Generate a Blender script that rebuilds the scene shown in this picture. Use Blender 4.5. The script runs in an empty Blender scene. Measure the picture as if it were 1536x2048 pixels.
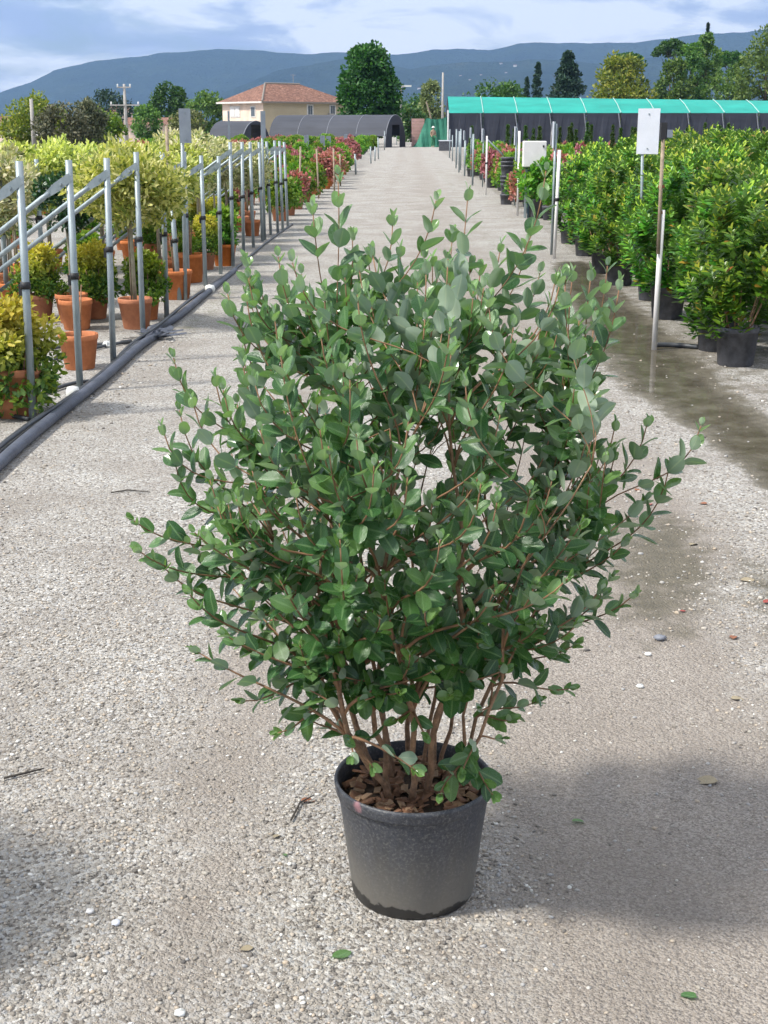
import bpy, math, random
import numpy as np
from mathutils import Vector, Matrix, Quaternion, noise as mnoise
from mathutils.bvhtree import BVHTree

rng = random.Random(11)
nrg = np.random.default_rng(11)
S = bpy.context.scene
R_ = math.radians
COL = S.collection

# ------------------------------------------------------------------ camera
FPX, CAMH = 2650.0, 1.8
PITCH = math.atan(772 / FPX)
YAW = math.atan(47 / FPX * math.cos(PITCH))
cd = bpy.data.cameras.new('camera'); cam = bpy.data.objects.new('camera', cd); COL.objects.link(cam)
cam.location = (0, 0, CAMH); cam.rotation_euler = (math.pi / 2 - PITCH, 0, YAW)
cd.sensor_fit = 'VERTICAL'; cd.sensor_height = 24.0; cd.lens = 24.0 * FPX / 2048
cd.clip_start = 0.05; cd.clip_end = 40000
S.camera = cam

# ------------------------------------------------------------------ sun, sky, exposure
SUN_FROM = Vector((-0.74, -0.30, 1.0)).normalized()
sl = bpy.data.lights.new('sun', 'SUN'); sl.energy = 4.8; sl.angle = R_(6.0); sl.color = (1.0, 0.955, 0.88)
so = bpy.data.objects.new('sun', sl); COL.objects.link(so)
so.rotation_euler = (-SUN_FROM).to_track_quat('-Z', 'Y').to_euler(); so.location = (-8, -2, 12)
W = bpy.data.worlds.new('World'); S.world = W; W.use_nodes = True
wt = W.node_tree; wn = wt.nodes; wl = wt.links
bg = wn['Background']; bg.inputs['Strength'].default_value = 0.1
sky = wn.new('ShaderNodeTexSky'); sky.sky_type = 'NISHITA'; sky.sun_disc = False
sky.sun_elevation = math.asin(SUN_FROM.z); sky.sun_rotation = math.atan2(SUN_FROM.x, SUN_FROM.y)
sky.air_density = 1.0; sky.dust_density = 0.6; sky.ozone_density = 2.0
tc = wn.new('ShaderNodeTexCoord')
def wmap(scale, loc=(0, 0, 0)):
    m = wn.new('ShaderNodeMapping'); m.inputs['Scale'].default_value = scale; m.inputs['Location'].default_value = loc
    wl.new(tc.outputs['Generated'], m.inputs['Vector']); return m
def wnoise(m, scale, detail, rough, dist=0.0):
    n = wn.new('ShaderNodeTexNoise'); n.inputs['Scale'].default_value = scale; n.inputs['Detail'].default_value = detail
    n.inputs['Roughness'].default_value = rough; n.inputs['Distortion'].default_value = dist
    wl.new(m.outputs['Vector'], n.inputs['Vector']); return n
def wramp(src, stops):
    r = wn.new('ShaderNodeValToRGB'); e = r.color_ramp.elements
    while len(e) < len(stops): e.new(0.5)
    for i, (p, c) in enumerate(stops): e[i].position = p; e[i].color = (*c, 1)
    wl.new(src, r.inputs['Fac']); return r
n1 = wnoise(wmap((1, 1, 4.2), (1.7, .4, .2)), 5.2, 6, 0.52, 0.25)
n2 = wnoise(wmap((1, 1, 3.6), (4.1, 2.3, 1.0)), 8.5, 8, 0.58, 0.5)
cover = wramp(n1.outputs['Fac'], [(0.34, (0, 0, 0)), (0.47, (1, 1, 1))])
ccol = wramp(n2.outputs['Fac'], [(0.33, (5.0, 5.7, 7.8)), (0.43, (6.4, 7.1, 8.9)), (0.48, (9.2, 9.6, 10.3)), (0.54, (12.5, 12.5, 12.6))])
mx = wn.new('ShaderNodeMixRGB')
wl.new(cover.outputs['Color'], mx.inputs['Fac']); wl.new(sky.outputs['Color'], mx.inputs['Color1']); wl.new(ccol.outputs['Color'], mx.inputs['Color2'])
wl.new(mx.outputs['Color'], bg.inputs['Color'])
S.view_settings.view_transform = 'Standard'; S.view_settings.look = 'None'
S.view_settings.exposure = 0.27; S.view_settings.gamma = 1.0; S.view_settings.use_curve_mapping = False
S.render.engine = 'CYCLES'
S.cycles.adaptive_threshold = 0.025; S.cycles.max_bounces = 5; S.cycles.diffuse_bounces = 2; S.cycles.glossy_bounces = 2; S.cycles.transmission_bounces = 3
S.cycles.transparent_max_bounces = 8; S.cycles.volume_bounces = 0; S.cycles.caustics_reflective = False; S.cycles.caustics_refractive = False
S.cycles.use_denoising = True; S.cycles.use_light_tree = False

# ------------------------------------------------------------------ pixel -> place
CAM = Vector((0, 0, CAMH))
FWD = Vector((-math.sin(YAW) * math.cos(PITCH), math.cos(YAW) * math.cos(PITCH), -math.sin(PITCH)))
RGT = Vector((math.cos(YAW), math.sin(YAW), 0)); UPV = RGT.cross(FWD)
def ray(px, py): return FWD + RGT * ((px - 768) / FPX) - UPV * ((py - 1024) / FPX)
def G(px, py, z=0.0):                       # where that line of sight meets the height z
    r = ray(px, py); return CAM + r * ((z - CAMH) / r.z)
def AY(px, py, Y):                          # the point of it at the distance Y down the road
    r = ray(px, py); return CAM + r * (Y / r.y)
def col_x(px, Y, z=0.0):                    # x of a picture column at distance Y
    P = AY(px, 240, Y); lo = AY(px, 1200, Y)
    k = (z - P.z) / (lo.z - P.z); return P.x + (lo.x - P.x) * k

# ------------------------------------------------------------------ materials
MATS = {}
class NT:
    def __init__(s, name, kw=None):
        m = bpy.data.materials.new(name); m.use_nodes = True; s.m = m; s.t = m.node_tree; s.n = s.t.nodes; s.l = s.t.links
        s.b = s.n['Principled BSDF']; s.out = s.n['Material Output']; MATS[name] = m
        for k, v in (kw or {}).items(): s.b.inputs[k].default_value = v
    def new(s, t, **kw):
        nd = s.n.new('ShaderNode' + t)
        for k, v in kw.items():
            if hasattr(nd, k): setattr(nd, k, v)
            else: nd.inputs[k].default_value = v
        return nd
    def link(s, a, b): s.l.new(a, b)
    def coords(s, kind='Object', scale=None):
        o = s.new('TexCoord').outputs[kind]
        if scale is not None:
            mp = s.new('Mapping'); mp.inputs['Scale'].default_value = scale; s.link(o, mp.inputs['Vector']); o = mp.outputs['Vector']
        return o
    def noise(s, vec, scale, detail=3, rough=0.5, dist=0.0):
        n = s.new('TexNoise'); n.inputs['Scale'].default_value = scale; n.inputs['Detail'].default_value = detail
        n.inputs['Roughness'].default_value = rough; n.inputs['Distortion'].default_value = dist
        if vec is not None: s.link(vec, n.inputs['Vector'])
        return n
    def ramp(s, fac, stops, interp='LINEAR'):
        r = s.new('ValToRGB'); r.color_ramp.interpolation = interp; e = r.color_ramp.elements
        while len(e) < len(stops): e.new(0.5)
        for i, (p, c) in enumerate(stops):
            e[i].position = p; e[i].color = (*c, 1) if isinstance(c, tuple) else (c, c, c, 1)
        s.link(fac, r.inputs['Fac']); return r.outputs['Color']
    def mix(s, fac, a, b, blend='MIX'):
        m = s.new('MixRGB'); m.blend_type = blend
        for i, v in ((0, fac), (1, a), (2, b)):
            if hasattr(v, 'is_output') or isinstance(v, bpy.types.NodeSocket): s.link(v, m.inputs[i])
            elif isinstance(v, tuple): m.inputs[i].default_value = (*v, 1)
            else: m.inputs[i].default_value = v
        return m.outputs['Color']
    def math(s, op, a, b=0.0, clamp=False):
        m = s.new('Math'); m.operation = op; m.use_clamp = clamp
        for i, v in ((0, a), (1, b)):
            if isinstance(v, bpy.types.NodeSocket): s.link(v, m.inputs[i])
            else: m.inputs[i].default_value = v
        return m.outputs[0]
    def attr(s, name, out='Fac'):
        a = s.new('Attribute'); a.attribute_name = name; return a.outputs[out]
    def bump(s, h, strength=0.5, dist=0.01, normal=None):
        b = s.new('Bump'); b.inputs['Strength'].default_value = strength; b.inputs['Distance'].default_value = dist
        s.link(h, b.inputs['Height'])
        if normal is not None: s.link(normal, b.inputs['Normal'])
        s.link(b.outputs['Normal'], s.b.inputs['Normal']); return b.outputs['Normal']
    def color(s, c): s.link(c, s.b.inputs['Base Color'])
    def rough(s, c): s.link(c, s.b.inputs['Roughness'])

def plain(name, c, rough=0.6, var=0.25, scale=8.0, metal=0.0, bump=0.0, bscale=60.0, spec=0.5):
    t = NT(name, {'Roughness': rough, 'Metallic': metal, 'Specular IOR Level': spec})
    co = t.coords()
    n = t.noise(co, scale, 4, 0.6)
    lo = tuple(max(0, x * (1 - var)) for x in c); hi = tuple(min(1, x * (1 + var)) for x in c)
    t.color(t.ramp(n.outputs['Fac'], [(0.3, lo), (0.7, hi)]))
    if bump:
        b = t.noise(co, bscale, 3, 0.6); t.bump(b.outputs['Fac'], bump, 0.01)
    return t.m

def foliage_mat(name, stops, tipc=None, rough=0.45, trans=0.25, under=None, big=None):
    """leaf colour by a per-leaf random value, a second tint for new growth, and a real underside"""
    t = NT(name, {'Roughness': rough, 'Specular IOR Level': 0.4})
    c = t.ramp(t.attr('rnd'), stops)
    if big:                                                    # variegation patches
        n = t.noise(t.coords(), big[0], 2, 0.5); c = t.mix(t.ramp(n.outputs['Fac'], [(0.45, 0.0), (0.6, 1.0)]), c, big[1])
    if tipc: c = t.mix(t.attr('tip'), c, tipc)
    oi = t.new('ObjectInfo'); hs = t.new('HueSaturation')
    t.link(t.math('MULTIPLY_ADD', oi.outputs['Random'], 0.05), hs.inputs['Hue'])
    hs.inputs['Hue'].default_value = 0.5
    m = t.math('MULTIPLY', oi.outputs['Random'], 0.04); t.link(t.math('ADD', m, 0.48), hs.inputs['Hue'])
    v = t.math('MULTIPLY', oi.outputs['Random'], 0.35); t.link(t.math('ADD', v, 0.84), hs.inputs['Value'])
    t.link(c, hs.inputs['Color']); c = hs.outputs['Color']
    if under:
        g = t.new('NewGeometry'); c = t.mix(g.outputs['Backfacing'], c, under)
    t.color(c)
    tr = t.new('BsdfTranslucent'); lc = t.mix(1.0, c, (1.6, 1.75, 0.7), 'MULTIPLY'); t.link(lc, tr.inputs['Color'])
    ms = t.new('MixShader'); ms.inputs[0].default_value = trans
    t.link(t.b.outputs[0], ms.inputs[1]); t.link(tr.outputs[0], ms.inputs[2]); t.link(ms.outputs[0], t.out.inputs['Surface'])
    return t.m

# ground: pale crushed stone, fine dusty wheel tracks, damp silt
def ground_mat():
    t = NT('gravel_ground', {'Specular IOR Level': 0.3})
    co = t.coords()
    v1 = t.new('TexVoronoi'); v1.inputs['Scale'].default_value = 95; t.link(co, v1.inputs['Vector'])
    v2 = t.new('TexVoronoi'); v2.inputs['Scale'].default_value = 210; t.link(co, v2.inputs['Vector'])
    v3 = t.new('TexVoronoi'); v3.inputs['Scale'].default_value = 38; t.link(co, v3.inputs['Vector'])
    sep = t.new('SeparateColor'); t.link(v1.outputs['Color'], sep.inputs[0])
    sep2 = t.new('SeparateColor'); t.link(v2.outputs['Color'], sep2.inputs[0])
    stone = t.ramp(sep.outputs[0], [(0.0, (.13, .118, .105)), (0.25, (.32, .297, .263)), (0.62, (.445, .42, .378)), (0.85, (.41, .41, .402)), (1.0, (.68, .655, .60))])
    fine = t.ramp(sep2.outputs[0], [(0.0, (.19, .165, .14)), (0.5, (.30, .265, .23)), (1.0, (.42, .38, .335))])
    big = t.noise(co, 1.3, 6, 0.6); med = t.noise(co, 6.0, 5, 0.65)
    dust = t.math('ADD', t.attr('dust'), t.math('MULTIPLY', t.math('SUBTRACT', med.outputs['Fac'], 0.5), 0.9))
    dm = t.ramp(dust, [(0.25, 0.0), (0.75, 1.0)])
    c = t.mix(dm, stone, fine)
    c = t.mix(t.ramp(big.outputs['Fac'], [(0.38, 0.5), (0.60, 0.0)]), c, (.23, .20, .17))
    # damp silt and moss along the bed edges
    wm = t.math('ADD', t.attr('wet'), t.math('MULTIPLY', t.math('SUBTRACT', med.outputs['Fac'], 0.5), 0.8))
    wm = t.ramp(wm, [(0.40, 0.0), (0.62, 1.0)])
    silt = t.ramp(t.noise(co, 14, 5, 0.7).outputs['Fac'], [(0.3, (.085, .075, .05)), (0.7, (.17, .148, .105))])
    c = t.mix(t.math('MULTIPLY', wm, 0.93), c, silt)
    mo = t.math('ADD', t.attr('moss'), t.math('MULTIPLY', t.math('SUBTRACT', med.outputs['Fac'], 0.5), 1.2))
    c = t.mix(t.ramp(mo, [(0.5, 0.0), (0.8, 0.6)]), c, (.13, .145, .06))
    t.color(c)
    t.rough(t.ramp(wm, [(0.0, 0.92), (1.0, 0.55)]))
    h = t.math('ADD', t.math('MULTIPLY', v1.outputs['Distance'], -1.0), t.math('MULTIPLY', v2.outputs['Distance'], -0.5))
    h = t.math('ADD', h, t.math('MULTIPLY', v3.outputs['Distance'], -0.6))
    h = t.math('ADD', h, t.math('MULTIPLY', med.outputs['Fac'], 1.2))
    t.bump(h, 0.8, 0.009)
    return t.m
ground_mat()

def pebble_mat():
    t = NT('pebble', {'Roughness': 0.85, 'Specular IOR Level': 0.3})
    c = t.ramp(t.attr('rnd'), [(0.0, (.13, .12, .11)), (0.2, (.31, .277, .235)), (0.45, (.41, .38, .33)), (0.58, (.37, .37, .37)), (0.78, (.45, .37, .28)), (0.93, (.50, .48, .44)), (1.0, (.76, .74, .69))])
    n = t.noise(t.coords(), 300, 3, 0.6); c = t.mix(0.35, c, t.ramp(n.outputs['Fac'], [(0.3, 0.15), (0.7, 0.8)]), 'OVERLAY')
    t.color(c); return t.m
pebble_mat()

def puddle_mat():
    t = NT('puddle_water', {'Roughness': 0.06, 'IOR': 1.33, 'Specular IOR Level': 0.5})
    co = t.coords()
    c = t.ramp(t.noise(co, 5, 6, 0.65).outputs['Fac'], [(0.3, (.07, .06, .042)), (0.5, (.13, .115, .085)), (0.7, (.22, .20, .16))])
    t.color(c)
    w = t.noise(co, 25, 2, 0.5); t.bump(w.outputs['Fac'], 0.06, 0.01)
    ed = t.math('ADD', t.attr('depth'), t.math('MULTIPLY', t.math('SUBTRACT', t.noise(co, 9, 5, 0.7).outputs['Fac'], 0.5), 1.1))
    ed = t.math('ADD', ed, t.math('MULTIPLY', t.math('SUBTRACT', t.noise(co, 2.4, 4, 0.6).outputs['Fac'], 0.5), 1.5))
    al = t.ramp(ed, [(0.40, 0.0), (0.95, 0.78)])
    t.link(al, t.b.inputs['Alpha']); return t.m
puddle_mat()

# feijoa leaf: glossy dark upper face with a pale midrib, felted grey-green underside
def feijoa_mat():
    t = NT('feijoa_leaf', {'Specular IOR Level': 0.62})
    r = t.attr('rnd'); mid = t.attr('mid'); tip = t.attr('tip')
    top = t.ramp(r, [(0.0, (.022, .072, .024)), (0.5, (.036, .106, .032)), (0.85, (.055, .140, .040)), (1.0, (.10, .20, .045))])
    top = t.mix(tip, top, (.20, .335, .115))
    n = t.noise(t.coords('Object'), 45, 3, 0.6)
    top = t.mix(t.ramp(n.outputs['Fac'], [(0.3, 0.0), (0.8, 0.35)]), top, (.06, .14, .055))
    rib = t.ramp(mid, [(0.0, 0.75), (0.09, 0.35), (0.16, 0.0)])
    top = t.mix(rib, top, (.16, .27, .12))
    und = t.ramp(r, [(0.0, (.25, .34, .25)), (1.0, (.38, .47, .35))])
    und = t.mix(t.ramp(mid, [(0.0, 0.6), (0.12, 0.0)]), und, (.40, .45, .33))
    g = t.new('NewGeometry'); c = t.mix(g.outputs['Backfacing'], top, und); t.color(c)
    t.rough(t.mix(g.outputs['Backfacing'], t.ramp(n.outputs['Fac'], [(0.3, 0.19), (0.7, 0.36)]), (.7, .7, .7)))
    t.bump(t.math('ADD', n.outputs['Fac'], t.math('MULTIPLY', mid, 0.8)), 0.25, 0.004)
    tr = t.new('BsdfTranslucent'); t.link(t.mix(1.0, top, (2.2, 2.4, 0.8), 'MULTIPLY'), tr.inputs['Color'])
    ms = t.new('MixShader'); ms.inputs[0].default_value = 0.22
    t.link(t.b.outputs[0], ms.inputs[1]); t.link(tr.outputs[0], ms.inputs[2]); t.link(ms.outputs[0], t.out.inputs['Surface'])
    return t.m
feijoa_mat()

def black_pot_mat():
    t = NT('dusty_black_plastic', {'Specular IOR Level': 0.45})
    co = t.coords('Object'); sx = t.new('SeparateXYZ'); t.link(co, sx.inputs[0])
    n = t.noise(t.coords('Object', (26, 26, 9)), 1.0, 5, 0.6); fine = t.noise(co, 150, 3, 0.7)
    base = t.ramp(n.outputs['Fac'], [(0.3, (.034, .038, .047)), (0.7, (.066, .07, .082))])
    base = t.mix(t.ramp(fine.outputs['Fac'], [(0.52, 0.0), (0.66, 0.75)]), base, (.15, .15, .145))
    base = t.mix(t.ramp(fine.outputs['Fac'], [(0.34, 0.6), (0.46, 0.0)]), base, (.018, .02, .026))
    # splashed grit on the lower half of the wall
    hh = t.math('ADD', sx.outputs[2], t.math('MULTIPLY', t.math('SUBTRACT', n.outputs['Fac'], 0.5), 0.10))
    grit = t.ramp(hh, [(0.03, 0.85), (0.09, 0.62), (0.17, 0.22), (0.25, 0.0)])
    base = t.mix(grit, base, (.165, .153, .13))
    # soaked foot with a ragged tide line
    d = t.math('ADD', sx.outputs[2], t.math('MULTIPLY', t.math('SUBTRACT', t.noise(co, 9, 5, 0.65).outputs['Fac'], 0.5), 0.13))
    base = t.mix(t.ramp(d, [(0.024, 0.94), (0.028, 0.0)]), base, (.02, .019, .018))
    # a scuff of pink paint on the rim
    vd = t.new('VectorMath'); vd.operation = 'DISTANCE'; t.link(co, vd.inputs[0]); vd.inputs[1].default_value = (-0.130, -0.139, 0.293)
    pk = t.math('ADD', vd.outputs['Value'], t.math('MULTIPLY', t.math('SUBTRACT', t.noise(co, 70, 3, 0.7).outputs['Fac'], 0.5), 0.03))
    base = t.mix(t.ramp(pk, [(0.006, 0.7), (0.016, 0.0)]), base, (.40, .20, .22))
    t.color(base); t.rough(t.ramp(n.outputs['Fac'], [(0.3, 0.38), (0.7, 0.58)]))
    t.bump(fine.outputs['Fac'], 0.15, 0.002); return t.m
black_pot_mat()

def terracotta_mat():
    t = NT('terracotta', {'Roughness': 0.75, 'Specular IOR Level': 0.35})
    co = t.coords(); oi = t.new('ObjectInfo')
    n = t.noise(co, 9, 5, 0.65)
    c = t.ramp(n.outputs['Fac'], [(0.3, (.44, .135, .045)), (0.6, (.60, .205, .072)), (0.8, (.66, .29, .13))])
    hs = t.new('HueSaturation'); t.link(c, hs.inputs['Color'])
    t.link(t.math('ADD', t.math('MULTIPLY', oi.outputs['Random'], 0.3), 0.82), hs.inputs['Value'])
    t.link(t.math('ADD', t.math('MULTIPLY', oi.outputs['Random'], 0.25), 0.82), hs.inputs['Saturation'])
    t.color(hs.outputs['Color']); return t.m
terracotta_mat()

def galv_mat():
    t = NT('galvanized_steel', {'Metallic': 0.35, 'Specular IOR Level': 0.5})
    n = t.noise(t.coords('Object', (30, 30, 8)), 1.0, 4, 0.6)
    t.color(t.ramp(n.outputs['Fac'], [(0.3, (.22, .27, .29)), (0.7, (.34, .39, .405))]))
    t.rough(t.ramp(n.outputs['Fac'], [(0.3, 0.38), (0.7, 0.58)])); return t.m
galv_mat()
plain('clamp_black', (.018, .018, .02), 0.6)
plain('black_plastic', (.075, .077, .088), 0.6, 0.45, 14)
plain('grey_hose', (.075, .085, .112), 0.6, 0.25, 9, bump=0.5, bscale=40)
plain('black_hose', (.045, .05, .058), 0.45, 0.35, 12)
plain('bark', (.26, .155, .09), 0.8, 0.45, 40, bump=0.6, bscale=160)
plain('twig', (.25, .135, .07), 0.7, 0.35, 30)
plain('soil', (.055, .036, .024), 0.95, 0.5, 40, bump=1.0, bscale=70)
plain('bark_chip', (.19, .095, .052), 0.85, 0.5, 18, bump=0.5, bscale=90)
plain('bark_chip_pale', (.33, .21, .125), 0.85, 0.35, 18, bump=0.5, bscale=90)
plain('wood', (.33, .26, .185), 0.8, 0.3, 20)
plain('pale_trunk', (.30, .27, .19), 0.8, 0.3, 14)
plain('dark_trunk', (.09, .07, .05), 0.9, 0.4, 4)
plain('sign_white', (.70, .72, .78), 0.35, 0.06, 5)
plain('sign_back', (.25, .28, .32), 0.4, 0.15, 5, metal=0.4)
plain('cabinet_paint', (.76, .74, .72), 0.4, 0.07, 6)
plain('white_plastic', (.72, .73, .70), 0.5, 0.15, 10)
plain('blue_tube', (.05, .10, .14), 0.4, 0.2)
plain('teal_tie', (.04, .35, .38), 0.5)
plain('rust', (.22, .07, .03), 0.8)
plain('dead_leaf', (.25, .10, .05), 0.8, 0.4, 30)
plain('straw_leaf', (.30, .25, .165), 0.8, 0.3, 30)
plain('red_leaf', (.28, .06, .045), 0.7, 0.4, 30)
plain('stick', (.05, .043, .036), 0.85, 0.4, 30)
def netting(name, c, seams=False):
    t = NT(name, {'Roughness': 0.7, 'Specular IOR Level': 0.25})
    n = t.noise(t.coords('Object', (0.35, 0.35, 1.6)), 1.0, 5, 0.6)
    t.color(t.ramp(n.outputs['Fac'], [(0.3, tuple(x * .82 for x in c)), (0.7, tuple(x * 1.18 for x in c))])); return t.m
netting('green_roof_sheet', (.022, .31, .255)); netting('black_net', (.040, .044, .060)); netting('tunnel_net', (.062, .067, .082))
netting('green_tarp', (.045, .20, .135)); plain('seam', (.30, .50, .46), 0.6); plain('net_post', (.20, .21, .24), 0.6)
plain('stucco_pink_sunlit', (.78, .62, .50), 0.9, 0.18, 0.8); plain('stucco_ochre_shaded', (.44, .37, .25), 0.9, 0.10, 0.5)  # cream house stucco: sunlight and shade are put into these two colours
plain('shutter_glass', (.10, .12, .14), 0.3); plain('white_trim', (.66, .64, .60), 0.7); plain('gutter', (.22, .19, .16), 0.6)
plain('brick_pink', (.50, .31, .27), 0.9, 0.15, 3); plain('concrete', (.38, .36, .33), 0.9, 0.15, 3)
def roof_mat():
    t = NT('old_roof_tile', {'Roughness': 0.85})
    co = t.coords(); n = t.noise(co, 3.2, 6, 0.75); n2 = t.noise(co, 0.5, 3, 0.6)
    c = t.ramp(n.outputs['Fac'], [(0.36, (.07, .04, .03)), (0.5, (.20, .09, .06)), (0.64, (.38, .22, .155))])
    t.color(t.mix(t.ramp(n2.outputs['Fac'], [(0.4, 0.0), (0.7, 0.4)]), c, (.12, .06, .045))); return t.m
roof_mat()
def hill_mat():
    t = NT('forested_hill', {'Roughness': 1.0, 'Specular IOR Level': 0.0})
    co = t.coords(); n = t.noise(co, 0.004, 8, 0.65); n2 = t.noise(co, 0.03, 4, 0.7)
    c = t.ramp(n.outputs['Fac'], [(0.35, (.022, .038, .018)), (0.6, (.045, .068, .028)), (0.75, (.085, .092, .045))])
    c = t.mix(t.ramp(n2.outputs['Fac'], [(0.35, 0.5), (0.6, 0.0)]), c, (.012, .022, .012))
    t.color(c); n3 = t.noise(co, 0.012, 5, 0.7); t.bump(t.math('ADD', n2.outputs['Fac'], n3.outputs['Fac']), 1.0, 60.0); return t.m
hill_mat()
# foliage
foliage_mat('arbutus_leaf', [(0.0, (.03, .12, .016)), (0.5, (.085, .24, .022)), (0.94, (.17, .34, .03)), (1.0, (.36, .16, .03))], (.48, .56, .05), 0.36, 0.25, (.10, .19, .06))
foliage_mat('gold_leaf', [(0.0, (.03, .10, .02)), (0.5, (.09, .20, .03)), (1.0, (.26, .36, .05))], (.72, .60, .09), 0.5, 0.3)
foliage_mat('variegated_leaf', [(0.0, (.09, .15, .035)), (0.3, (.28, .34, .08)), (0.65, (.58, .58, .19)), (1.0, (.76, .72, .36))], (.62, .60, .22), 0.5, 0.3)
foliage_mat('cream_leaf', [(0.0, (.08, .14, .05)), (0.35, (.36, .40, .20)), (1.0, (.80, .74, .52))], (.78, .66, .46), 0.5, 0.25)
foliage_mat('dark_leaf', [(0.0, (.010, .032, .014)), (0.6, (.020, .060, .022)), (1.0, (.045, .10, .035))], (.06, .13, .04), 0.35, 0.15)
foliage_mat('lime_leaf', [(0.0, (.04, .12, .02)), (0.5, (.10, .24, .03)), (1.0, (.20, .36, .04))], (.36, .42, .05), 0.5, 0.3)
foliage_mat('mid_leaf', [(0.0, (.022, .07, .02)), (0.5, (.05, .13, .032)), (1.0, (.10, .20, .05))], (.20, .24, .06), 0.5, 0.25)
foliage_mat('red_tip_leaf', [(0.0, (.03, .055, .02)), (0.45, (.10, .06, .03)), (0.7, (.26, .035, .035)), (1.0, (.38, .06, .05))], (.40, .05, .05), 0.45, 0.2)
foliage_mat('pink_leaf', [(0.0, (.08, .10, .04)), (0.35, (.26, .11, .10)), (0.7, (.48, .15, .17)), (1.0, (.55, .24, .24))], (.52, .16, .18), 0.5, 0.2)
foliage_mat('orange_leaf', [(0.0, (.07, .11, .03)), (0.4, (.22, .18, .05)), (1.0, (.52, .25, .08))], (.55, .26, .08), 0.5, 0.2)
foliage_mat('olive_leaf', [(0.0, (.05, .075, .03)), (0.5, (.13, .16, .06)), (1.0, (.24, .26, .11))], (.30, .30, .12), 0.6, 0.2)
foliage_mat('tree_leaf', [(0.0, (.016, .058, .012)), (0.5, (.034, .105, .018)), (1.0, (.07, .17, .028))], None, 0.5, 0.25)
foliage_mat('yellow_tree_leaf', [(0.0, (.07, .13, .02)), (0.5, (.17, .25, .035)), (1.0, (.36, .38, .06))], None, 0.55, 0.25)
foliage_mat('soft_tree_leaf', [(0.0, (.045, .10, .025)), (0.5, (.10, .19, .045)), (1.0, (.19, .28, .07))], None, 0.55, 0.25)
foliage_mat('conifer_leaf', [(0.0, (.012, .035, .02)), (0.6, (.026, .065, .038)), (1.0, (.05, .10, .055))], None, 0.6, 0.1)
foliage_mat('thuja_leaf', [(0.0, (.03, .075, .02)), (0.6, (.07, .14, .03)), (1.0, (.12, .20, .045))], None, 0.6, 0.15)
foliage_mat('brush_leaf', [(0.0, (.05, .065, .035)), (0.6, (.115, .125, .07)), (1.0, (.20, .19, .11))], None, 0.7, 0.1)

# ------------------------------------------------------------------ mesh helpers
class MB:
    def __init__(s): s.v = []; s.f = []
    def box(s, c, d, rot=None):
        x, y, z = (q / 2 for q in d); n = len(s.v); c = Vector(c)
        for a, b, e in ((-x,-y,-z),(x,-y,-z),(x,y,-z),(-x,y,-z),(-x,-y,z),(x,-y,z),(x,y,z),(-x,y,z)):
            p = Vector((a, b, e))
            if rot is not None: p = rot @ p
            s.v.append(tuple(c + p))
        for q in ((0,3,2,1),(4,5,6,7),(0,1,5,4),(1,2,6,5),(2,3,7,6),(3,0,4,7)): s.f.append(tuple(n + i for i in q))
        return s
    def tube(s, pts, rad, n=8, cap=True):
        pts = [Vector(p) for p in pts]; m = len(pts)
        if not hasattr(rad, '__len__'): rad = [rad] * m
        base = len(s.v); prev = None
        for i, p in enumerate(pts):
            d = (pts[min(i + 1, m - 1)] - pts[max(i - 1, 0)]).normalized()
            if prev is None:
                a = Vector((1, 0, 0)) if abs(d.x) < 0.9 else Vector((0, 1, 0)); u = d.cross(a).normalized()
            else: u = (prev - d * prev.dot(d)).normalized()
            prev = u; w = d.cross(u)
            for k in range(n):
                t = 2 * math.pi * k / n; s.v.append(tuple(p + (u * math.cos(t) + w * math.sin(t)) * rad[i]))
        for i in range(m - 1):
            for k in range(n):
                a = base + i * n + k; b = base + i * n + (k + 1) % n; s.f.append((a, b, b + n, a + n))
        if cap:
            s.f.append(tuple(base + k for k in reversed(range(n)))); s.f.append(tuple(base + (m - 1) * n + k for k in range(n)))
        return s
    def lathe(s, prof, n=24, closed=False):
        base = len(s.v); m = len(prof)
        for r, z in prof:
            for k in range(n):
                t = 2 * math.pi * k / n; s.v.append((r * math.cos(t), r * math.sin(t), z))
        for i in range(m - 1):
            for k in range(n):
                a = base + i * n + k; b = base + i * n + (k + 1) % n; s.f.append((a, b, b + n, a + n))
        if closed:
            s.f.append(tuple(base + k for k in reversed(range(n)))); s.f.append(tuple(base + (m - 1) * n + k for k in range(n)))
        return s
    def quad(s, *p):
        n = len(s.v); s.v += [tuple(q) for q in p]; s.f.append(tuple(range(n, n + len(p)))); return s
    def mesh(s, name, smooth=False):
        me = bpy.data.meshes.new(name); me.from_pydata(s.v, [], s.f); me.update()
        if smooth: me.polygons.foreach_set('use_smooth', [True] * len(me.polygons))
        return me
    def build(s, name, mat, parent=None, smooth=False): return link(name, s.mesh(name, smooth), mat, parent)

def link(name, me, mat, parent=None):
    if mat is not None and not me.materials: me.materials.append(MATS[mat])
    o = bpy.data.objects.new(name, me); COL.objects.link(o)
    if parent is not None: o.parent = parent
    return o
def tag(o, label=None, cat=None, group=None, kind=None):
    if label: o['label'] = label
    if cat: o['category'] = cat
    if group: o['group'] = group
    if kind: o['kind'] = kind
    return o
def empty(name, loc=(0, 0, 0), rz=0.0):
    o = bpy.data.objects.new(name, None); o.empty_display_size = 0.1; COL.objects.link(o)
    o.location = loc; o.rotation_euler = (0, 0, rz); return o
def copy_tree(o, parent=None):
    c = o.copy(); COL.objects.link(c)
    if parent is not None: c.parent = parent
    for ch in list(o.children): copy_tree(ch, c)
    return c

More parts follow.
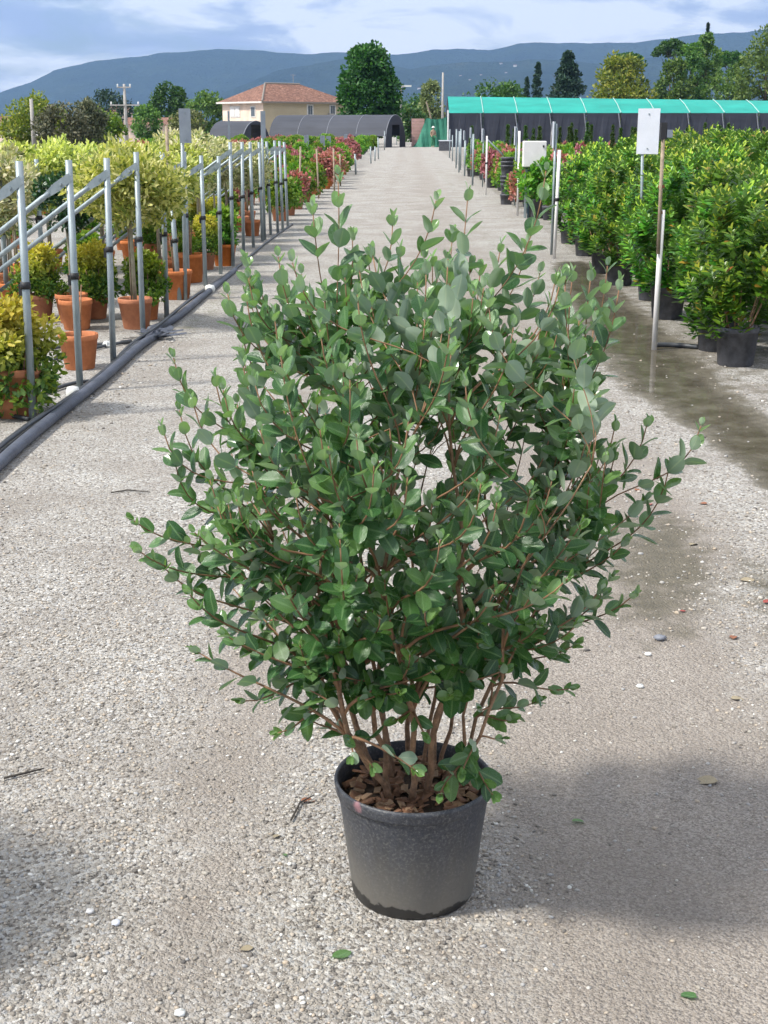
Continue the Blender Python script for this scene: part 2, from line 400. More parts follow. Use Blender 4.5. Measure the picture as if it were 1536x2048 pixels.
def np_mesh(name, verts, quads, face_attr=None, vert_attr=None, smooth=False):
    """verts (n,3), quads (m,k) -> mesh, quick"""
    me = bpy.data.meshes.new(name); k = quads.shape[1]
    me.vertices.add(len(verts)); me.vertices.foreach_set('co', verts.astype(np.float32).ravel())
    me.loops.add(quads.size); me.loops.foreach_set('vertex_index', quads.astype(np.int32).ravel())
    me.polygons.add(len(quads)); me.polygons.foreach_set('loop_start', np.arange(0, quads.size, k, dtype=np.int32))
    me.update(calc_edges=True)
    for nm, arr in (face_attr or {}).items():
        a = me.attributes.new(nm, 'FLOAT', 'FACE'); a.data.foreach_set('value', arr.astype(np.float32))
    for nm, arr in (vert_attr or {}).items():
        a = me.attributes.new(nm, 'FLOAT', 'POINT'); a.data.foreach_set('value', arr.astype(np.float32))
    if smooth: me.polygons.foreach_set('use_smooth', np.ones(len(quads), dtype=bool))
    return me

def unit(a): return a / np.maximum(np.linalg.norm(a, axis=1, keepdims=True), 1e-9)
LEAF6 = np.array([(0, 0, 0), (.38, .5, .10), (.78, .36, .06), (1, 0, -.06), (.78, -.36, .06), (.38, -.5, .10), (.5, 0, 0)])
LQ = np.array([(0, 1, 2, 6), (6, 2, 3, 3), ]) 
def leaf_cloud(name, pos, dirs, nrm, length, width, rnd, tip=None):
    """one mesh of small folded leaves (6 corners, 2 quads each)"""
    n = len(pos); d = unit(dirs); nr = unit(nrm - d * np.sum(nrm * d, axis=1, keepdims=True)); b = np.cross(nr, d)
    T = np.array([(0, 0, 0), (.36, .5, .13), (.78, .36, .07), (1.0, 0, -.08), (.78, -.36, .07), (.36, -.5, .13)])
    L = length[:, None]; Wd = width[:, None]
    V = np.stack([pos + d * (t[0] * L) + b * (t[1] * Wd) + nr * (t[2] * Wd) for t in T], axis=1).reshape(-1, 3)
    base = (np.arange(n) * 6)[:, None]
    Q = np.concatenate([base + np.array([[0, 3, 2, 1]]), base + np.array([[0, 5, 4, 3]])], axis=1).reshape(-1, 4)
    fa = {'rnd': np.repeat(rnd, 2), 'tip': np.repeat(tip if tip is not None else np.zeros(n), 2)}
    return np_mesh(name, V, Q, fa)

def rand_dirs(n, up=0.0):
    v = nrg.normal(size=(n, 3)); v[:, 2] += up; return unit(v)

def clump_foliage(name, clumps, per, leaf, wide, up=0.5, flat=1.0, seed=0, jitter=0.35, ztip=0.0):
    """clumps: list of (x,y,z,r). Leaves sit on and in each clump, facing outward and up; outermost ones are new growth."""
    P = []; D = []; N = []; T = []
    for (x, y, z, r) in clumps:
        u = rand_dirs(per); rr = r * (0.45 + 0.6 * nrg.random(per) ** 0.6)
        p = u * rr[:, None]; p[:, 2] *= flat
        P.append(p + np.array([x, y, z])); D.append(unit(u + nrg.normal(size=(per, 3)) * 0.7 + np.array([0, 0, up * .6]))); N.append(unit(u * .6 + np.array([0, 0, up]) + nrg.normal(size=(per, 3)) * jitter))
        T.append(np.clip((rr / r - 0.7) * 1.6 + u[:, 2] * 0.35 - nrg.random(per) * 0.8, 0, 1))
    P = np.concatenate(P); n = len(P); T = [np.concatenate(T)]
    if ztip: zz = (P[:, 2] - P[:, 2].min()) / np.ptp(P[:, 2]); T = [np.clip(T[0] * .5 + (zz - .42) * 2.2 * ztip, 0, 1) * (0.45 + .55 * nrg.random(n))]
    ln = leaf * (0.65 + 0.7 * nrg.random(n))
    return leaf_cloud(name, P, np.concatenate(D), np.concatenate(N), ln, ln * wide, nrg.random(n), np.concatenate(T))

# ================================================================== SETTING
# ---- ground sheet with painted-in-place masks (dust, damp silt, moss)
WET_PATH = [G(1150, 530), G(1195, 600), G(1275, 690), G(1355, 775), G(1455, 845), G(1570, 940), G(1700, 1060)]
WET_W = [0.26, 0.33, 0.38, 0.36, 0.28, 0.21, 0.18]
def wet_at(x, y):
    best = -1.0
    for i in range(len(WET_PATH) - 1):
        a, b = WET_PATH[i], WET_PATH[i + 1]; dx, dy = b.x - a.x, b.y - a.y
        t = max(0, min(1, ((x - a.x) * dx + (y - a.y) * dy) / (dx * dx + dy * dy)))
        # the strip runs along the picture's depth, so widths are measured across it
        d = math.hypot(x - a.x - dx * t, (y - a.y - dy * t) * 0.55); w = WET_W[i] + (WET_W[i + 1] - WET_W[i]) * t
        best = max(best, 1 - d / (w * 2))
    return max(0.0, best)
def gs(d, s): return math.exp(-(d / s) ** 2)
def dust_at(x, y):
    n = mnoise.noise(Vector((x * 1.2, y * 0.45, 3.1)))
    v = 0.20 + 0.62 * gs(x + 0.50, 0.20) * (0.6 + 0.4 * gs(y - 3, 2)) + 0.95 * gs(x - 0.75, 0.52) + 0.4 * n + .25 * mnoise.noise(Vector((x * 3.1, y * 1.7, 7.7)))
    if y > 9: v = v * max(.35, 1 - (y - 9) * .05) + min(0.22, (y - 9) * 0.03) * gs(x + 0.1, .9)
    return min(1.0, max(0.0, v))
def axis(a, b, step, far, k=1.35):
    c = list(np.arange(a, b + 1e-6, step)); s = step; lo = a
    L = []
    while lo > -far: s *= k; lo -= s; L.append(lo)
    s = step; hi = b; H = []
    while hi < far: s *= k; hi += s; H.append(hi)
    L = [v for v in L if v > -far] + [-far]; H = [v for v in H if v < far] + [far]
    return np.array(L[::-1] + c + H)
gx = axis(-5.0, 6.0, 0.11, 9000); gy = axis(1.5, 30.0, 0.13, 9000)
GX, GY = np.meshgrid(gx, gy); nx, ny = len(gx), len(gy)
verts = np.stack([GX.ravel(), GY.ravel(), np.zeros(nx * ny)], axis=1)
ii = (np.arange(ny - 1)[:, None] * nx + np.arange(nx - 1)[None, :]).ravel()
quads = np.stack([ii, ii + 1, ii + nx + 1, ii + nx], axis=1)
du = np.zeros(nx * ny); we = np.zeros(nx * ny); mo = np.zeros(nx * ny)
for i, (x, y, _) in enumerate(verts):
    if -40 < x < 40 and 0 < y < 140:
        du[i] = dust_at(x, y)
        if 0 < x < 6 and y < 32: we[i] = min(1.0, wet_at(x, y) * 1.15)
        if x > 2.4: we[i] = max(we[i], 0.47)
        if .4 < x < 2.6 and 4 < y < 9: we[i] = max(we[i], .72 * max(gs(x - 1.0 - (y - 4.8) * .16, .34) * gs(y - 5.4, 1.3), .9 * gs(x - 1.5, .25) * gs(y - 4.9, .9)))
        mo[i] = 0.55 * gs(x + 2.0, 0.28) * (1 if 12 < y < 26 else 0.55) + 0.5 * gs(x - 1.35, 0.35) * (1 if y > 9 else .6)
gm = np_mesh('ground', verts, quads, None, {'dust': du, 'wet': we, 'moss': mo})
ground = link('ground', gm, 'gravel_ground'); tag(ground, 'pale crushed gravel yard road with dusty wheel tracks', None, None, 'structure')

# ---- puddle: a thin film of muddy water in the low ground along the bed
PG = []
pv = []; pf = []; pd = []
x0, x1, y0, y1, st = 0.9, 4.4, 6.0, 19.6, 0.08
pxs = np.arange(x0, x1, st); pys = np.arange(y0, y1, st * 1.6)
idx = {}
for j, y in enumerate(pys):
    for i, x in enumerate(pxs):
        w = wet_at(x, y)
        if w > 0.02: idx[(i, j)] = len(pv); pv.append((x, y, 0.004)); pd.append(min(1, max(0, (w - 0.34) * 1.9)))
for (i, j), a in idx.items():
    q = [(i, j), (i + 1, j), (i + 1, j + 1), (i, j + 1)]
    if all(k in idx for k in q): pf.append([idx[k] for k in q])
pm = np_mesh('puddle', np.array(pv), np.array(pf), None, {'depth': np.array(pd)})
tag(link('puddle', pm, 'puddle_water'), 'shallow muddy puddle along the wet edge of the bed', None, None, 'structure')

# ---- loose stones on the near road
def pebbles(name, n, xr, yr, size, mask, flat=0.62):
    ico_v = []; ph = (1 + 5 ** .5) / 2
    for a in (-1, 1):
        for b in (-ph, ph): ico_v += [(0, a, b), (a, b, 0), (b, 0, a)]
    ico_v = np.array(ico_v) / math.hypot(1, ph)
    import itertools
    fs = []
    for t in itertools.combinations(range(12), 3):
        d = [np.linalg.norm(ico_v[t[i]] - ico_v[t[(i + 1) % 3]]) for i in range(3)]
        if max(d) < 1.1:
            c = np.cross(ico_v[t[1]] - ico_v[t[0]], ico_v[t[2]] - ico_v[t[0]])
            fs.append(t if c @ ico_v[t[0]] > 0 else (t[0], t[2], t[1]))
    fs = np.array(fs)
    # spread so that the density on the ground is even
    x = xr[0] + (xr[1] - xr[0]) * nrg.random(n * 2); y = yr[0] + (yr[1] - yr[0]) * nrg.random(n * 2)
    keep = [(abs(xx - 0.017 * yy) < 0.30 * (yy + .55) + 0.1) and nrg.random() < mask(xx, yy) for xx, yy in zip(x, y)]
    x = x[keep][:n]; y = y[keep][:n]; n = len(x)
    s = size[0] + (size[1] - size[0]) * nrg.random(n) ** 3.0
    sc = np.stack([s * (0.8 + .5 * nrg.random(n)), s * (0.7 + .4 * nrg.random(n)), s * flat * (0.7 + .5 * nrg.random(n))], axis=1)
    th = nrg.random(n) * 6.28; c, sn = np.cos(th), np.sin(th)
    wob = 1 + 0.22 * nrg.normal(size=(n, 12, 1)).clip(-1.5, 1.5)
    v = ico_v[None] * wob * sc[:, None, :]
    vx = v[:, :, 0] * c[:, None] - v[:, :, 1] * sn[:, None]; vy = v[:, :, 0] * sn[:, None] + v[:, :, 1] * c[:, None]
    V = np.stack([vx + x[:, None], vy + y[:, None], v[:, :, 2] + (sc[:, 2] * 0.35)[:, None]], axis=2).reshape(-1, 3)
    Q = (np.arange(n)[:, None, None] * 12 + fs[None]).reshape(-1, 3)
    return np_mesh(name, V, Q, {'rnd': np.repeat(nrg.random(n), 20)}, None, True)
def pmask(x, y):
    d = dust_at(x, y); w = wet_at(x, y) if x > .8 else 0
    k = 1.0 - 1.15 * d + 0.30 * mnoise.noise(Vector((x * 5, y * 5, 0)))
    if (x - 0.02) ** 2 + (y - 2.87) ** 2 < 0.15 ** 2: return 0
    return max(0.06, min(1, k)) * (1 - min(.8, w * 1.2)) * max(0.0, min(1, (6.9 - y) / 3.2))
g1 = link('gravel', pebbles('gravel', 90000, (-2.1, 2.1), (2.1, 6.9), (0.0020, 0.0074), pmask), 'pebble')
tag(g1, 'loose pale gravel stones lying on the road', 'gravel', None, 'stuff')
def emask(x, y): return (gs(x + 2.05, .22) + .8 * gs(x - 1.5, .5) + .5 * gs(x - 2.5, .6)) * (1 - min(.78, wet_at(x, y) * 1.1 if x > .8 else 0)) * .8
g2 = link('gravel', pebbles('gravel', 7000, (-2.4, 3.6), (4.4, 12.0), (0.005, 0.013), emask), 'pebble')
tag(g2, 'coarser pale gravel along the hose and road edges', 'gravel', None, 'stuff')

# ---- hills: ridge heights read off the skyline, at their own distance, with slopes towards the plain
def hills(name, prof, dist, depth, seed, label, steps=160, lo=-560, hi=2100):
    xs = np.linspace(lo, hi, 340); hy = np.interp(xs, [p[0] for p in prof], [p[1] for p in prof])
    V = []; rows = 44
    for j in range(rows):
        t = j / (rows - 1)                         # 0 at the foot, 1 at the crest, then behind
        for i, x in enumerate(xs):
            P = AY(x, hy[i], dist); H = P.z
            Y = dist - depth * (1 - t); P2 = AY(x, hy[i], Y)
            sh = t ** 1.35
            n = mnoise.fractal(Vector((P2.x * .0011 + seed, P2.y * .0011, 0)), 1.0, 2.0, 5) * 90 * math.sin(math.pi * min(1, t * 1.0)) * (1 - t * .5)
            fine = mnoise.fractal(Vector((P2.x * .009 + seed, P2.y * .009, 5)), 1.0, 2.0, 4) * 6.0
            V.append((P2.x, Y, max(-3.0, H * sh + n * t * 1.3 + fine * min(1, t * 3) - 2 * (1 - t))))
    n = len(xs)
    for k in (1, 2, 3):
        for i, x in enumerate(xs):
            P = AY(x, hy[i], dist); V.append((P.x * (1 + .03 * k), dist + 260 * k, max(-3.0, P.z * (1 - 0.3 * k))))
    V = np.array(V); R = rows + 3
    ii = (np.arange(R - 1)[:, None] * n + np.arange(n - 1)[None, :]).ravel()
    return tag(link(name, np_mesh(name, V, np.stack([ii, ii + 1, ii + n + 1, ii + n], axis=1), smooth=True), 'forested_hill'), label, None, None, 'structure')
hills('hills', [(-560, 250), (-200, 225), (0, 186), (60, 165), (110, 140), (180, 124), (310, 108), (440, 98), (560, 104), (620, 108), (700, 103), (770, 109), (800, 110), (868, 99), (918, 97), (978, 101), (1038, 86), (1118, 86), (1193, 86), (1268, 85), (1318, 78), (1433, 67), (1536, 60), (1800, 55), (2100, 80)], 6800, 2300, 2.0, 'long blue wooded mountain ridge on the horizon')
hills('hills', [(-560, 262), (200, 256), (330, 230), (465, 178), (550, 142), (640, 126), (700, 117), (760, 124), (820, 138), (900, 126), (1000, 124), (1080, 118), (1200, 128), (1330, 112), (1536, 100), (1800, 95), (2100, 150)], 5200, 1500, 9.0, 'nearer dark wooded foothills below the ridge')

# ================================================================== FAR BACKGROUND
def crown_tree(name, label, base, h, w, mat, trunk=0.12, bare=0.2, nclump=46, per=46, leaf=0.34, shape='round', trunk_mat='dark_trunk', group=None, wide=0.6, wd=None):
    o = empty(name, base); tag(o, label, 'tree', group)
    wd = wd or w
    mb = MB(); top = h * (0.82 if shape != 'umbrella' else 0.9)
    mb.tube([(0, 0, -.1), (.02 * w, 0, top * .4), (-.02 * w, .02 * w, top)], [trunk * h * .12 + .02, trunk * h * .08 + .015, .02], 8)
    for k in range(7):
        a = k * 2.4 + rng.random(); z0 = h * (bare + (0.6 - bare) * k / 7) if shape != 'umbrella' else h * (.55 + .04 * k)
        z1 = min(h * .9, z0 + h * .22); r = w * .36
        mb.tube([(0, 0, z0), (r * .5 * math.cos(a), r * .5 * math.sin(a), (z0 + z1) / 2), (r * math.cos(a), r * math.sin(a), z1)], [trunk * h * .05 + .01, trunk * h * .03 + .008, .008], 5)
    mb.build('trunk', trunk_mat, o, True)
    cl = []
    for k in range(nclump):
        if shape == 'round':
            u = rand_dirs(1)[0]; rr = 0.62 + .38 * rng.random() ** .5; t = u[2] * rr
            x, y = u[0] * rr * w / 2, u[1] * rr * wd / 2; z = h * (bare + (1 - bare) * (t * .5 + .5)); r = w * .14 * (0.7 + .7 * rng.random())
        elif shape == 'cone':
            t = rng.random() ** .75; a = rng.random() * 6.28; rr = (1 - t) ** .9 * w / 2 * (0.35 + .65 * rng.random() ** .5) + .02 * w
            x, y, z = rr * math.cos(a), rr * math.sin(a), h * (bare + (0.98 - bare) * t); r = w * (.10 * (1 - t) + .045)
        elif shape == 'column':
            t = rng.random(); a = rng.random() * 6.28; rr = w * .36 * math.sin(math.pi * (0.22 + .76 * t)) ** .7 * rng.random() ** .4
            x, y, z = rr * math.cos(a), rr * math.sin(a), h * (bare + (0.97 - bare) * t); r = w * .17 * (1.05 - .6 * t)
        elif shape == 'umbrella':
            a = rng.random() * 6.28; q = rng.random() ** .5; x, y = q * w / 2 * math.cos(a), q * w / 2 * math.sin(a); z = h * (.93 - .10 * q * q) + rng.uniform(-.05, .03) * h * .5; r = w * .11
        elif shape == 'egg':
            t = rng.random(); a = rng.random() * 6.28; rr = w / 2 * math.sin(math.pi * min(1, (t * .86 + .10)) ** .82) ** .55 * (0.3 + .7 * rng.random() ** .5)
            x, y, z = rr * math.cos(a), rr * math.sin(a) * wd / w, h * (bare + (0.96 - bare) * t); r = w * .13 * (0.7 + .6 * rng.random())
        cl.append((x, y, z, r))
    me = clump_foliage('crown', cl, per, leaf, wide, 0.5, 0.8 if shape != 'umbrella' else .5)
    link('crown', me, mat, o); return o
def ground_at(px, Y): return Vector((col_x(px, Y, 0), Y, 0))
def tree_px(name, label, px, py_top, wpx, Y, mat, **kw):
    P = AY(px, py_top, Y); w = wpx * Y / FPX * 1.02
    return crown_tree(name, label, (P.x, Y, 0), P.z, w, mat, **kw)
tree_px('leafy_tree', 'tall dense dark green tree beside the cream house', 737, 90, 104, 142, 'tree_leaf', shape='egg', bare=.10, nclump=190, per=95, leaf=.36, wd=5.0)
tree_px('yellowing_tree', 'rounded yellow-green tree behind the green shade roof', 1245, 112, 112, 185, 'yellow_tree_leaf', bare=.12, nclump=120, per=70, leaf=.42, shape='egg')
tree_px('umbrella_pine', 'lower flat-topped umbrella pine behind the yellowing tree', 1254, 98, 66, 235, 'tree_leaf', shape='umbrella', nclump=55, per=60, leaf=.4)
tree_px('umbrella_pine', 'taller umbrella pine rising above the hill line', 1345, 70, 58, 240, 'tree_leaf', shape='umbrella', nclump=70, per=60, leaf=.4)
tree_px('umbrella_pine', 'broad dark umbrella pine beside the poplars', 1462, 97, 70, 235, 'tree_leaf', shape='umbrella', nclump=80, per=60, leaf=.4)
for px, pt, wp, Y, lb in ((1350, 118, 70, 192, 'small leafy green tree below the taller umbrella pine'), (1385, 82, 62, 195, 'pointed green poplar behind the shade roof'), (1418, 62, 64, 198, 'tallest pointed green poplar behind the shade roof'), (1458, 128, 80, 190, 'low bushy green tree below the broad dark pine')):
    tree_px('poplar_tree', lb, px, pt, wp, Y, 'soft_tree_leaf', shape='egg', bare=.05, nclump=80, per=62, leaf=.42)
tree_px('leafy_tree', 'large light green tree past the poplars', 1540, 55, 110, 180, 'soft_tree_leaf', shape='egg', bare=.05, nclump=110, per=70, leaf=.42)
tree_px('tall_spruce', 'thin dark spruce spire above the poplars', 1417, 42, 16, 250, 'conifer_leaf', shape='cone', bare=.2, nclump=150, per=30, leaf=.28)
tree_px('cedar_tree', 'dark blue-green cedar with tiered branches', 1138, 103, 92, 205, 'conifer_leaf', shape='cone', bare=.12, nclump=130, per=60, leaf=.4)
tree_px('cypress_tree', 'shorter slim dark cypress behind the shade roof', 1054, 152, 18, 190, 'conifer_leaf', shape='column', bare=.0, nclump=110, per=40, leaf=.22)
tree_px('cypress_tree', 'taller slim dark cypress behind the shade roof', 1076, 122, 25, 190, 'conifer_leaf', shape='column', bare=.0, nclump=130, per=40, leaf=.24)
tree_px('spreading_tree', 'wide rounded green tree just above the shade roof', 995, 174, 125, 175, 'tree_leaf', bare=.2, nclump=70, per=60, leaf=.4)
tree_px('grey_tree', 'small grey-green pointed tree beside the green tarpaulin', 862, 160, 52, 170, 'olive_leaf', shape='egg', bare=.05, nclump=60, per=55, leaf=.32)
tree_px('grey_tree', 'low grey-green bushy tree near the lamp post', 822, 212, 60, 160, 'mid_leaf', shape='egg', bare=.0, nclump=40, per=55, leaf=.32)
tree_px('leafy_tree', 'low green tree behind the street lamp', 832, 192, 70, 200, 'tree_leaf', bare=.0, nclump=50, per=55, leaf=.36)
tree_px('leafy_tree', 'rounded dark green tree near the utility pole', 335, 171, 66, 190, 'tree_leaf', bare=.05, nclump=80, per=60, leaf=.38)
tree_px('leafy_tree', 'light green tree in front of the house gable', 410, 184, 66, 185, 'soft_tree_leaf', bare=.05, nclump=60, per=60, leaf=.38)
tree_px('leafy_tree', 'dark tree beyond the tiled roofs', 215, 186, 80, 230, 'conifer_leaf', bare=.1, nclump=60, per=50, leaf=.42)
tree_px('leafy_tree', 'small green tree between the cottage and the round dark tree', 290, 214, 50, 150, 'soft_tree_leaf', bare=.0, nclump=50, per=50, leaf=.3)
tree_px('leafy_tree', 'low grey-green tree in front of the cottage end', 375, 222, 60, 130, 'olive_leaf', bare=.0, nclump=50, per=50, leaf=.26)
tree_px('yellow_bush', 'tall yellow-green bush behind the variegated trees', 70, 196, 115, 85, 'yellow_tree_leaf', bare=.0, nclump=90, per=70, leaf=.2)
tree_px('yellow_bush', 'low yellow-green bush beside the brush heap', 205, 222, 70, 85, 'lime_leaf', bare=.0, nclump=60, per=60, leaf=.18)
tree_px('brush_bush', 'grey-brown tangled bush in front of the yellow-green bush', 120, 212, 95, 80, 'brush_leaf', bare=.0, nclump=70, per=60, leaf=.18)
tree_px('brush_bush', 'taller grey-brown bush with hanging stems', 172, 196, 60, 82, 'brush_leaf', bare=.0, nclump=60, per=60, leaf=.18)

# house with hipped tile roof
def house():
    D = 170.0
    c = Vector((AY(527, 240, D).x, D, 0))           # the corner nearest the road
    A = Vector((AY(679, 240, D + 8).x, D + 8, 0)) - c   # along the shaded ochre wall
    dB = Vector((-A.y, A.x, 0)).normalized(); dA = A.normalized(); LA = A.length * 1.12
    # pink wall, coloured as sunlit, runs back and to the side
    LB = 9.5
    kx = AY(446, 240, D + LB * .7)
    B = Vector((kx.x, kx.y, 0)) - c; dB2 = Vector((-dA.y, dA.x, 0)); LB = min(12.0, B.length)
    rot = math.atan2(dA.y, dA.x)
    he = AY(527, 203, D).z; hr = AY(555, 166, D + 4).z
    o = empty('tiled_house', c, rot); tag(o, 'two-storey house with hipped tile roof, cream walls tinted ochre for shade and pink for sun', 'house')
    # local axes: +x along the shaded ochre wall, +y along the sunlit pink wall
    MB().quad((0, 0, 0), (LA, 0, 0), (LA, 0, he), (0, 0, he)).quad((LA, 0, 0), (LA, LB, 0), (LA, LB, he), (LA, 0, he)).build('shaded_ochre_wall', 'stucco_ochre_shaded', o)
    MB().quad((0, LB, 0), (0, 0, 0), (0, 0, he), (0, LB, he)).quad((LA, LB, 0), (0, LB, 0), (0, LB, he), (LA, LB, he)).build('sunlit_pink_wall', 'stucco_pink_sunlit', o)
    e = .5; rx0, rx1, ry = LB * .5, LA - LB * .5, LB * .5
    rf = MB()
    a, b, cc, d = (-e, -e, he), (LA + e, -e, he), (LA + e, LB + e, he), (-e, LB + e, he); r0, r1 = (rx0 * .8, ry, hr), (rx1, ry, hr)
    rf.quad(a, b, r1, r0).quad(b, cc, r1).quad(cc, d, r0, r1).quad(d, a, r0).quad(d, cc, b, a)
    r = rf.build('roof', 'old_roof_tile', o)
    MB().tube([(rx0 * .8, ry, hr), (rx1, ry, hr)], .14, 6).tube([(-e, -e, he + .02), (rx0 * .8, ry, hr)], .13, 6).build('ridge_tiles', 'gutter', r)
    MB().box((LA / 2, -e - .05, he - .08), (LA + 1.1, .14, .2)).build('gutter', 'gutter', o)
    MB().box((-e - .05, LB / 2, he - .08), (.14, LB + 1.0, .2)).build('gutter', 'white_trim', o)
    MB().tube([(rx1 - 1, ry, hr), (rx1 - 1, ry, hr + 1.2)], .03, 5).tube([(rx1 - 1.4, ry, hr + 1.1), (rx1 - .6, ry, hr + 1.1)], .02, 4).build('aerial', 'concrete', r)
    def win(px, py0, py1, wpx, wall):
        zc0, zc1 = AY(px, py1, D + 4).z, AY(px, py0, D + 4).z; w = max(.7, wpx * D / FPX)
        if wall == 'o':
            rr = ray(px, 220); # intersect the shaded ochre wall plane
            nrm = Vector((-dA.y, dA.x, 0)); t = (c - CAM).dot(nrm) / rr.dot(nrm); q = CAM + rr * t; u = (q - c).dot(dA)
            f = MB().box((u, -.03, (zc0 + zc1) / 2), (w + .3, .06, zc1 - zc0 + .3)).build('window', 'white_trim', o)
            MB().box((u - w * .26, -.075, (zc0 + zc1) / 2), (w * .42, .03, zc1 - zc0)).build('pane', 'shutter_glass', f)
            MB().box((u + w * .26, -.075, (zc0 + zc1) / 2), (w * .42, .03, zc1 - zc0)).build('pane', 'shutter_glass', f)
            MB().box((u, -.12, zc0 - .2), (w + .5, .2, .1)).build('sill', 'concrete', f)
        else:
            f = MB().box((-.03, px, (zc0 + zc1) / 2), (.06, w + .3, zc1 - zc0 + .3)).build('window', 'white_trim', o)
            MB().box((-.075, px, (zc0 + zc1) / 2), (.03, w, zc1 - zc0)).build('pane', 'shutter_glass', f)
    win(620, 211, 229, 11, 'o'); win(665, 211, 229, 11, 'o')
    MB().box((LA * .78, -.2, AY(637, 231, D).z), (.8, .35, .6)).build('air_conditioner', 'concrete', o)
    for u in (LB * .24, LB * .62, LB * .74): 
        z0, z1 = AY(510, 232, D).z, AY(510, 214, D).z
        f = MB().box((-.03, u, (z0 + z1) / 2), (.06, 1.1, z1 - z0 + .3)).build('window', 'white_trim', o)
        MB().box((-.075, u, (z0 + z1) / 2), (.03, .75, z1 - z0)).build('pane', 'shutter_glass' if u < LB * .5 else 'cabinet_paint', f)
house()
# low tiled roofs in the village behind the poles
def cottage(px0, px1, py_e, py_r, Y, label, wall='stucco_pink_sunlit'):
    a, b = AY(px0, py_e, Y), AY(px1, py_e, Y); hr = AY(px0, py_r, Y + 3).z; L = b.x - a.x; he = a.z
    o = empty('cottage', (a.x, Y, 0)); tag(o, label, 'house')
    MB().quad((0, 0, 0), (L, 0, 0), (L, 0, he), (0, 0, he)).quad((0, 6, 0), (0, 0, 0), (0, 0, he), (0, 3, hr), (0, 6, he)).quad((L, 0, 0), (L, 6, 0), (L, 6, he), (L, 3, hr), (L, 0, he)).quad((L, 6, 0), (0, 6, 0), (0, 6, he), (L, 6, he)).build('wall', wall, o)
    r = MB().quad((-.3, -.4, he - .1), (L + .3, -.4, he - .1), (L + .3, 3, hr + .06), (-.3, 3, hr + .06)).quad((L + .3, 6.4, he - .1), (-.3, 6.4, he - .1), (-.3, 3, hr + .06), (L + .3, 3, hr + .06)).build('roof', 'old_roof_tile', o)
    MB().box((L * .3, 3, hr + .4), (.6, .6, .9)).build('chimney', 'stucco_ochre_shaded', r)
    for u in (.3, .7): MB().box((L * u, -.03, he * .62), (.9, .06, 1.0)).build('window', 'shutter_glass', o)
    return o
cottage(252, 332, 247, 236, 155, 'low cottage with orange tile roof beside the utility pole')
cottage(215, 252, 224, 214, 260, 'small orange tiled house glimpsed beyond the brush')
cottage(-40, 18, 246, 233, 160, 'orange tiled house past the yellow-green bush')
# scattered white houses on the far slope
hill_objs = [o for o in COL.objects if o.name.startswith('hills')]
hill_bvh = [BVHTree.FromPolygons([v.co[:] for v in o.data.vertices], [p.vertices[:] for p in o.data.polygons]) for o in hill_objs]
for px, py in [(795, 205), (876, 208), (884, 214), (921, 152), (962, 150), (1012, 146), (985, 172), (838, 178), (905, 204), (940, 160), (1002, 128), (1030, 133)]:
    d = ray(px, py).normalized(); hits = [h for h in (b.ray_cast(CAM, d) for b in hill_bvh) if h[0] is not None]
    if not hits: continue
    P = min(hits, key=lambda h: h[3])[0]; o = empty('hillside_house', (P.x, P.y, P.z - 4), rng.uniform(-.4, .4)); s = rng.uniform(.5, .9)
    MB().box((0, 0, 5 * s), (15 * s, 10 * s, 10 * s)).build('wall', 'white_trim', o)
    MB().quad((-8*s, -5.5*s, 9.8*s), (8*s, -5.5*s, 9.8*s), (8*s, 0, 13*s), (-8*s, 0, 13*s)).quad((8*s, 5.5*s, 9.8*s), (-8*s, 5.5*s, 9.8*s), (-8*s, 0, 13*s), (8*s, 0, 13*s)).build('roof', 'old_roof_tile', o)
    tag(o, 'tiny pale house on the wooded mountain slope', 'house', 'houses scattered on the mountain')

# utility poles and street lamp
def utility_pole(px, pt, Y, label, arms=True):
    P = AY(px, pt, Y); o = empty('utility_pole', (P.x, Y, 0)); tag(o, label, 'pole')
    MB().tube([(0, 0, -.2), (0, 0, P.z)], [.17, .10], 8).build('shaft', 'concrete', o, True)
    if arms:
        for z, w in ((P.z - .25, 1.1), (P.z - 1.6, 2.4)):
            a = MB().box((0, -.12, z), (w, .09, .09)).build('crossarm', 'concrete', o)
            for s in (-1, 1): MB().lathe([(.0, z + .04), (.07, z + .06), (.05, z + .16), (.08, z + .2), (.0, z + .27)], 8).build('insulator', 'white_plastic', a).location = (s * w * .45, -.12, 0)
utility_pole(248, 168, 110, 'pale concrete utility pole with crossarms by the tiled roofs')
utility_pole(62, 198, 82, 'thin grey pole beside the yellow-green bush', False)
utility_pole(886, 145, 160, 'thin dark pole behind the grey-green tree', False)
P = AY(802, 172, 150); o = empty('street_lamp', (P.x, 150, 0)); tag(o, 'slender grey street lamp beyond the road end', 'street lamp')
MB().tube([(0, 0, -.1), (0, 0, P.z - .3), (.12, 0, P.z - .05), (.5, 0, P.z)], [.11, .09, .08, .07], 8).build('pole', 'concrete', o, True)
MB().box((.75, 0, P.z), (.75, .35, .18)).build('lamp_head', 'white_plastic', o)

